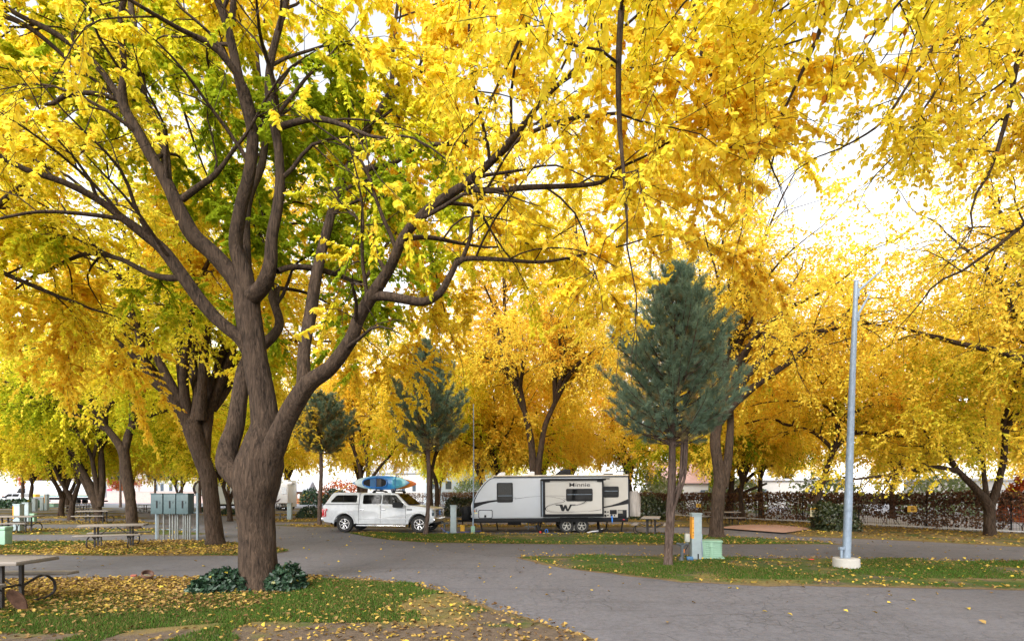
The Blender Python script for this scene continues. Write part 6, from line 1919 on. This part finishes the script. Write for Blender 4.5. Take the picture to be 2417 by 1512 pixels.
m.build("shingle_rows", SHING, cab_)
m = MB(); m.box((-1.4, -2.5, 1.65), (.95, .35, .6)); ac2 = m.build("air_conditioner", WHITEM, cab_, bevel=.03)
m = MB()
for k in range(5): m.box((-1.4, -2.68, 1.47 + k * .09), (.8, .02, .03))
m.build("grille", BLACKG, ac2)
m = MB(); m.box((1.5, -2.5, 1.4), (.35, .06, .75)); m.build("notice_board", WHITEM, cab_)
building("blue_building", "pale blue building with teal bands behind the fence at the trailer's nose", (-9.0, 100, 0), 15, 8, 6.0, M("pale_blue_wall", (.50, .58, .66), .7, 0, .05, 2), TEAL, 0, 'flat', [(-5.5 + k * 2.6, 3.4, 1.1, 1.5) for k in range(5)])
building("white_house", "white house behind the blue kayak's tail with narrow dark windows", (-26.0, 118, 0), 13, 8, 6.4, WALLW, ROOFG, 0, 'gable', [(-3 + k * 2.4, 3.2, .8, 1.8) for k in range(4)], .4, 2.2)
building("pink_roofed_house", "house with a pinkish roof behind the picnic table and the big pine", (25.5, 76, 0), 9, 7, 3.4, WALLW, M("dusty_pink_roof", (.42, .27, .25), .8, 0, .1, 2), R(-6), 'gable', [(-2, 1.8, 1.0, 1.1), (2, 1.8, 1.0, 1.1)], .5, 3.2)
building("white_shed", "long white flat roofed shed behind the fence, left of the notice tree", (38, 72, 0), 16, 6, 3.6, WALLW, WHITEM, R(-4), 'flat', [(-4, 2, 1.2, .9), (3, 2, 1.2, .9)])
building("white_shed", "white shed behind the fence, right of the lamp post", (57, 62, 0), 14, 6, 3.4, WALLW, WHITEM, R(-12), 'flat', [(-3, 2, 1.2, .9)])
building("white_shed", "small white gabled shed behind the fence, near the right edge", (51, 44, 0), 5, 4, 2.7, WALLW, M("blue_grey_roof", (.32, .36, .42), .7), R(-10), 'gable', [(0, 1.6, .8, .8)], .3, 1.1)
building("white_block", "large pale commercial building behind the box truck", (-105, 150, 0), 60, 20, 8.5, WALLW, WHITEM, 0, 'flat', [(-20 + k * 7, 5, 2.4, 1.5) for k in range(7)])

# box truck
bt = thing("box_truck", "white box truck with a tan and green stripe along its side, at far left", "truck", (-75.2, 86.5, 0))
BL = 11.6
m = MB(); m.box((0, 0, 2.55), (BL, 2.5, 2.75)); m.build("box_body", M("truck_box_white", (.64, .66, .70), .4, 0, .05, 2), bt, bevel=.03)
m = MB(); m.box((0, -1.256, 1.66), (BL - .2, .02, .12)); m.build("stripe", M("tan_stripe", (.55, .32, .18), .5), bt)
m = MB(); m.box((0, -1.256, 1.45), (BL - .2, .02, .17)); m.build("stripe", M("green_stripe", (.02, .16, .13), .5), bt)
m = MB(); m.box((0, 0, .98), (BL - .4, 1.6, .36)); m.build("chassis", BLACKP, bt)
m = MB(); m.box((0, 0, 3.96), (BL + .06, 2.54, .08)); m.build("roof_rail", STEEL, bt)
m = MB(); m.box((BL / 2 + .1, 0, .55), (.25, 2.3, .25)); m.build("rear_bumper", BLACKP, bt)
for x in (1.0, 2.2, -4.6):
    for sy in (-1, 1): wheel(bt, x, sy * 1.02, .48, .48, .30, .26, 8, sy, STEEL)
m = MB(); m.prism([(-BL / 2 - 2.1, .55), (-BL / 2 - .1, .55), (-BL / 2 - .1, 2.7), (-BL / 2 - 1.3, 2.7), (-BL / 2 - 1.75, 1.75), (-BL / 2 - 2.1, 1.6)], -1.1, 1.1); m.build("cab", BLACKG, bt, bevel=.06)
m = MB(); m.box((-BL / 2 - .8, -1.11, 2.1), (.8, .03, .6)); m.build("cab_window", GLASS, bt)
m = MB(); m.box((2.6, 0, 4.15), (2.2, 1.2, .3)); m.build("cooling_unit", M("cooler_grey", (.5, .5, .5), .5), bt, bevel=.05)
# white pickup, no cap
wp = thing("pickup_truck", "white crew cab pickup with an open bed parked at the far left edge", "pickup truck", (-76.6, 79.5, 0), R(180))
pickup(wp, cap=False)
wp.scale = (1.1, 1, 1)
m = MB(); m.box((0, 0, .3), (.9, .8, .75)); simple("yellow_crate", "yellow crate standing in the open bed of the white pickup", "crate", m, YELP, bevel=.03, loc=(-74.0, 79.4, 1.10))
# cars in the distant lot
def car(label, loc, rz, paint, group="cars in the distant lot"):
    root = thing("parked_car", label, "car", loc, rz, group)
    lo = [(-2.25, .35), (-1.85, .30)] + [(-1.35 + .38 * math.cos(a), .33 + .38 * math.sin(a)) for a in np.linspace(math.pi, 0, 8)] + [(1.35 + .38 * math.cos(a), .33 + .38 * math.sin(a)) for a in np.linspace(math.pi, 0, 8)] + [(2.2, .32), (2.25, .62), (2.05, .80), (1.1, .95), (-2.1, 1.0), (-2.28, .8)]
    m = MB(); m.prism(lo, -.9, .9); m.build("body", paint, root, bevel=.06)
    def tf(v):
        t = max(0, (v.z - .92) / .6); return Vector((v.x, v.y * (1 - .2 * t), v.z))
    m = MB(); m.prism([(-2.0, .94), (1.15, .92), (.35, 1.46), (-1.2, 1.5)], -.84, .84, tf); m.build("cabin", paint, root, bevel=.05)
    m = MB()
    for sy in (-1, 1): m.prism([(-1.75, 1.0), (.9, .99), (.28, 1.40), (-1.15, 1.43)], sy * .836, sy * .85, tf)
    m.build("side_window", GLASS, root)
    for x in (-1.35, 1.35):
        for sy in (-1, 1): wheel(root, x, sy * .8, .33, .33, .2, .21, 5, sy)
    return root
c0 = car("white car at the left edge behind the white pickup", (-86, 92, 0), R(8), WHITEP)
SILV = M("silver_paint", (.45, .48, .54), .3, .3, .05, 3, coat=.5)
NAVY = M("slate_blue_paint", (.10, .13, .20), .3, .2, .05, 3, coat=.5)
car("silver car above the white pickup's bed", (-88, 106, 0), R(4), SILV)
car("slate blue car above the white pickup's cab roof", (-97, 108, 0), R(184), NAVY)
car("white car beside the red banner past the forked tree", (-83.5, 112, 0), R(182), WHITEP)
m = MB(); m.box((0, 0, 1.5), (1.2, .25, 2.6)); m.box((0, 0, .1), (1.3, .5, .2)); simple("red_banner", "upright red banner board at the end of the far road", "banner", m, M("banner_red", (.65, .02, .05), .5), bevel=.02, loc=(-83.5, 106, 0))
lpost = thing("street_lamp", "thin grey street lamp above the white pickup", "street lamp", (-79.5, 98, 0))
m = MB(); m.tube([(0, 0, 0), (0, 0, 8)], [.14, .09], 8); m.build("shaft", STEEL, lpost)
m = MB(); m.tube([(0, 0, 8), (.6, 0, 8.3), (1.4, 0, 8.3)], .06, 6); m.box((1.6, 0, 8.28), (.6, .25, .14)); m.build("lamp_head", STEEL, lpost)

# fifth wheel trailer
fw = thing("fifth_wheel_trailer", "long white fifth wheel trailer with a dark swirled rounded nose behind the near trunks", "trailer", (-31.8, 61.2, 0))
def FX(px): return (px - CX) / F0 * 60 + 31.8
def FZ(py): return CAM_H + (HY - py) / F0 * 60
fo = [(FX(566), FZ(1132)), (FX(470), FZ(1132)), (FX(463), FZ(1137)), (FX(457), FZ(1150)), (FX(459), FZ(1160)), (FX(466), FZ(1166)), (FX(500), FZ(1169)), (FX(508), FZ(1172)), (FX(510), FZ(1189)), (FX(680), FZ(1189)), (FX(680), FZ(1132))]
m = MB(); m.prism(fo, -1.2, 1.2); m.build("body", M("fifth_wheel_panel", (.62, .66, .66), .4, 0, .04, 2), fw, bevel=.06)
m = MB()
def fs(pts, y=-1.21): strip(m, spline2([(FX(a), FZ(b), w) for a, b, w in pts], 6), y - .02, y + .02)
fs([(472, 1134, .06), (462, 1140, .12), (457.5, 1151, .14), (460, 1160, .14), (467, 1167, .12), (480, 1169, .05)])
fs([(470, 1141, .14), (478, 1137, .10), (492, 1134, .05)])
fs([(556, 1166, .05), (572, 1164, .07), (590, 1160, .05), (600, 1156, .02)]); fs([(558, 1170, .02), (575, 1169.5, .05), (590, 1169, .03)]); fs([(556, 1144, .03), (575, 1143.6, .04), (600, 1143.6, .04)])
m.build("swoosh", M("brown_black_vinyl", (.05, .028, .028), .5), fw)
m = MB(); m.prism(rrect(FX(552), FZ(1151), FX(561), FZ(1144), .08), -1.23, -1.19); m.build("window", GLASSB, fw)
m = MB(); m.box(((FX(512) + FX(680)) / 2, 0, FZ(1191)), (FX(680) - FX(512), 2.2, .28)); m.build("skirt", BLACKP, fw)
for px in (640, 655):
    for sy in (-1, 1): wheel(fw, FX(px), sy * 1.0, .36, .36, .22, .22, 5, sy)
m = MB(); m.tube([(FX(530), -.9, FZ(1190)), (FX(530), -.9, .02)], .06, 6); m.tube([(FX(600), -.9, FZ(1190)), (FX(600), -.9, .02)], .05, 6); m.build("landing_leg", BLACKP, fw)
m = MB(); m.box((FX(590), 0, FZ(1130)), (1.0, .9, .35)); m.build("roof_unit", WHITEM, fw, bevel=.08)
text_mesh("lettering", "R-DUCK", .40, M("grey_blue_print", (.10, .14, .20), .5), fw, (FX(560), -1.225, FZ(1155)), shear=.2) if False else None
m = MB()
for k in range(4): m.box((FX(553 + k * 3.3), -1.215, FZ(1154.8)), (.11, .02, .17))
m.build("lettering", M("grey_blue_print", (.10, .14, .20), .5), fw)
# motorhome
mh = thing("motorhome", "white motorhome with a dark window just right of the big front tree's trunk", "motorhome", (-25.9, 57.5, 0))
def HX(px): return (px - CX) / F0 * 56.3 + 25.9
def HZ(py): return CAM_H + (HY - py) / F0 * 56.3
m = MB(); m.prism([(HX(655), HZ(1196)), (HX(679), HZ(1196)), (HX(679), HZ(1141)), (HX(640), HZ(1141)), (HX(634), HZ(1150)), (HX(640), HZ(1158)), (HX(652), HZ(1162))], -1.2, 1.2); m.build("body", WHITEM, mh, bevel=.06)
m = MB(); m.prism([(HX(632), HZ(1197)), (HX(655), HZ(1197)), (HX(655), HZ(1165)), (HX(648), HZ(1165)), (HX(642), HZ(1177)), (HX(633), HZ(1181))], -1.0, 1.0); m.build("cab", WHITEM, mh, bevel=.06)
m = MB(); m.prism([(HX(644), HZ(1178)), (HX(653), HZ(1178)), (HX(653), HZ(1167)), (HX(649), HZ(1167))], -1.02, 1.02); m.build("cab_window", GLASSB, mh)
m = MB(); m.prism(rrect(HX(665), HZ(1165), HX(676), HZ(1150), .06), -1.23, -1.19); m.build("window", GLASSB, mh)
m = MB(); strip(m, spline2([(HX(644), HZ(1186), .04), (HX(655), HZ(1182), .10), (HX(662), HZ(1176), .03)]), -1.225, -1.195); m.build("swoosh", M("brown_black_vinyl", (.05, .028, .028), .5), mh)
for px in (638, 668):
    for sy in (-1, 1): wheel(mh, HX(px), sy * .95, .36, .36, .22, .2, 5, sy)
m = MB(); m.box((HX(672), 0, HZ(1139)), (1.0, .9, .30)); m.build("roof_unit", WHITEM, mh, bevel=.08)
# ------------------------------------------------------------------ conifers and coloured trees far behind
pf = pine("slim conifer in front of the fifth wheel's nose", Vector((-26.6, 48, 0)), 61, 8.5, 3.6, 2.0, [(CX - 26.6 / 48 * F0 + dx, HY + CAM_H / 48 * F0 - h / 48 * F0, w) for dx, h, w in ((0, 0, 4.5), (0, 1, 3.6), (.5, 4, 3), (0, 7, 1.5), (0, 8.4, .6))], .45, .15, 0, 1.0, 60, 26, .30, "conifers in the far rows")
for (x, y), rz, sc, lab in (((-30.5, 50), 1.2, .95, "slim conifer left of the near trunks, in front of the fifth wheel"), ((-40, 62), 2.2, 1.1, "conifer above the right meter cabinet, in front of the long building"), ((-46, 66), 3.0, 1.0, "conifer above the middle meter cabinet, in front of the long building"), ((-52, 68), 4.1, 1.0, "conifer above the left meter cabinet"), ((-65, 68), .5, 1.2, "dark conifer in front of the white pickup's cab"), ((-61, 70), 5, 1.0, "conifer behind the white pickup's tailgate"), ((-33.5, 58), 3.3, 1.15, "dark green conifer seen between the two near trunks")):
    dup(pf, (x, y, 0), rz, lab, sc)
def crown_copy(src, mat, name, label, loc, rz, sc):
    c = dup(src, loc, rz, label, sc)
    c.name = name
    for ch in c.children:
        if ch.name.startswith("crown"):
            me = ch.data.copy(); me.materials.clear(); me.materials.append(mat); ch.data = me
    return c
for (x, y), rz, sc, lab in (((-108, 118), .4, .75, "rust orange tree behind the white pickup at the left edge"), ((-96, 126), 2.0, .7, "rust orange tree above the box truck's front"), ((-80, 128), 3.3, .6, "rust orange tree beside the far red banner"), ((-66, 124), 4.1, .6, "rust orange tree at the end of the far road")):
    crown_copy(protoB, LEAFR, "rust_tree", lab, (x, y, 0), rz, sc)

# ------------------------------------------------------------------ grass blades and fallen leaves
def scatter(poly, dens, seed, mask=None):
    r = np.random.default_rng(seed)
    poly = np.array(poly)
    x0, y0 = poly.min(0); x1, y1 = poly.max(0)
    y0 = max(y0, 4.5); x0 = max(x0, -36); x1 = min(x1, 27)
    n = int((x1 - x0) * (y1 - y0) * dens)
    X_ = r.uniform(x0, x1, n); Y_ = r.uniform(y0, y1, n)
    k = inside(poly, X_, Y_) & (np.abs(X_) < Y_ * 1.06 + .5)
    X_, Y_ = X_[k], Y_[k]
    if mask is not None:
        k = mask(X_, Y_, r); X_, Y_ = X_[k], Y_[k]
    return X_, Y_, r
def nz(X_, Y_, s, seed): return field3(np.stack([X_, Y_, X_ * 0], 1), s, seed)
def grass(name, poly, dens, seed, h, z, mask, hw=.006):
    X_, Y_, r = scatter(poly, dens, seed, mask)
    n = len(X_)
    P = np.stack([X_, Y_, np.full(n, z)], 1)
    a = r.uniform(0, 6.28, n)
    Sd = np.stack([np.cos(a), np.sin(a), a * 0], 1) * hw * (1 + Y_ / 14)[:, None]
    hh = h * r.uniform(.5, 1.3, n)
    tip = P + np.stack([r.normal(0, .4, n) * hh, r.normal(0, .4, n) * hh, hh], 1)
    V = np.stack([P - Sd, P + Sd, tip], 1).reshape(-1, 3)
    tn = np.clip(.62 + .2 * nz(X_, Y_, 1.5, seed) + r.normal(0, .18, n) - np.where(r.random(n) < .26, .5, 0), 0, 1)
    o = mesh_np(name, V, [np.arange(n * 3).reshape(-1, 3)], GRASS, {"tone": np.repeat(tn, 3)})
    tag(o, kind="stuff")
    return n
def edge_d(poly, X_, Y_):
    d = np.full(len(X_), 1e9)
    n = len(poly)
    for i in range(n):
        ax, ay = poly[i]; bx, by = poly[(i + 1) % n]
        t = np.clip(((X_ - ax) * (bx - ax) + (Y_ - ay) * (by - ay)) / ((bx - ax) ** 2 + (by - ay) ** 2 + 1e-9), 0, 1)
        d = np.minimum(d, np.hypot(X_ - ax - t * (bx - ax), Y_ - ay - t * (by - ay)))
    return d
def m_front(X_, Y_, r):
    g = nz(X_, Y_, 1.3, 3) + .5 * nz(X_, Y_, 4.0, 4)
    yb = 6.95 + .10 * (X_ + 7) + .55 * nz(X_, Y_, 1.7, 8)
    band = (Y_ > yb) & (Y_ < 9.4 + .08 * (X_ + 4) + .4 * nz(X_, Y_, 1.2, 9))
    right = (X_ > -4.6) & (Y_ > yb)
    e = edge_d(L_FRONT, X_, Y_)
    thin = r.random(len(X_)) < np.clip(.55 + .9 * g, .05, 1)
    return ((band & (X_ < -3.2) | (right & (g > -.12))) & thin & (e > .25 + .25 * g)) | ((g > .95) & (e > .15))
tot = grass("grass", L_FRONT, 3600, 1, .05, .035, m_front)
tot += grass("grass", L_PINE, 1600, 2, .045, .03, lambda X_, Y_, r: nz(X_, Y_, 1.2, 12) + .4 * nz(X_, Y_, 4, 13) + np.where(Y_ < 11.2 + .1 * nz(X_, Y_, 2, 2), -.9, .1) > -.25 + .5 * r.random(len(X_)))
tot += grass("grass", L_RV, 800, 3, .05, .025, lambda X_, Y_, r: nz(X_, Y_, 1.0, 15) > -.55 + .8 * r.random(len(X_)))
tot += grass("grass", L_TABLE, 700, 4, .05, .03, lambda X_, Y_, r: (nz(X_, Y_, 1.0, 17) > .1) | (X_ < -16))
print("grass", tot)
def litter(name, poly, dens, seed, z, size=(.06, .13), mask=None, tone=.55, up=.5):
    X_, Y_, r = scatter(poly, dens, seed, mask)
    n = len(X_)
    P = np.stack([X_, Y_, z + np.abs(r.normal(0, .014, n))], 1)
    a = r.uniform(0, 6.28, n)
    D = np.stack([np.cos(a), np.sin(a), r.normal(.05, .32, n)], 1)
    N = np.stack([r.normal(0, up, n), r.normal(0, up, n), np.ones(n)], 1)
    tn = np.clip(tone + r.normal(0, .2, n) + .1 * nz(X_, Y_, 2, seed), 0, 1)
    o = leaves(name, P, D, N, r.uniform(*size, n), tn, LITTER, None, .70, True, .16)
    tag(o, kind="stuff")
    return n
k = 0
def dens_front(X_, Y_, r):
    g = nz(X_, Y_, 1.1, 23)
    c = np.clip(1.15 - np.maximum(0, (8.9 + .15 * (X_ + 4)) - Y_) * 1.2, .05, 1) * np.where(X_ > -4.2, .12, 1.0)
    c = np.maximum(c, .10 + .12 * g)
    return r.random(len(X_)) < c
k += litter("fallen_leaves", L_FRONT, 520, 31, .05, (.03, .088), dens_front, .52)
def dens_edge(c0, c1, w, s):
    def f(poly):
        def g(X_, Y_, r):
            e = edge_d(poly, X_, Y_)
            return r.random(len(X_)) < np.clip(np.where(e < w, c1, c0) + .25 * nz(X_, Y_, 1.1, s), .03, 1)
        return g
    return f
k += litter("fallen_leaves", L_PINE, 75, 32, .05, (.04, .09), dens_edge(.20, .75, .35, 5)(L_PINE), .62)
k += litter("fallen_leaves", L_RV, 60, 33, .045, (.05, .115), dens_edge(.18, .9, .6, 6)(L_RV), .62)
k += litter("fallen_leaves", L_TABLE, 190, 34, .05, (.04, .10), lambda X_, Y_, r: r.random(len(X_)) < np.where((X_ > -15.5) | (Y_ < 16.8), .95, .25), .60)
k += litter("fallen_leaves", L_FENCE, 26, 35, .045, (.07, .13), lambda X_, Y_, r: r.random(len(X_)) < .6 + .4 * nz(X_, Y_, .8, 7), .58)
for i, (a, b) in enumerate(ROWS_L[:3]):
    k += litter("fallen_leaves", [(-36, a), (xl(a) - .6, a), (xl(b) - .8, b), (-36, b)], 16, 41 + i, .045, (.08, .14), None, .60)
for i, (a, b) in enumerate(ROWS_R[:3]):
    k += litter("fallen_leaves", [(xr(a), a), (10, a), (10, b), (xr(b) + .6, b)], 26, 51 + i, .045, (.08, .14), None, .60)
# a few on the asphalt, more along the kerb lines
k += litter("fallen_leaves", [(-14, 6), (16, 6), (18, 30), (-18, 30)], .9, 61, .012, (.05, .11), None, .62, .35)
k += litter("fallen_leaves", [G(700, 1361), G(1000, 1376), G(1200, 1440), G(1330, 1474), G(1390, 1500), G(1340, 1500), G(1120, 1425), G(960, 1384)], 26, 62, .03, (.05, .11), None, .5)
print("litter", k)
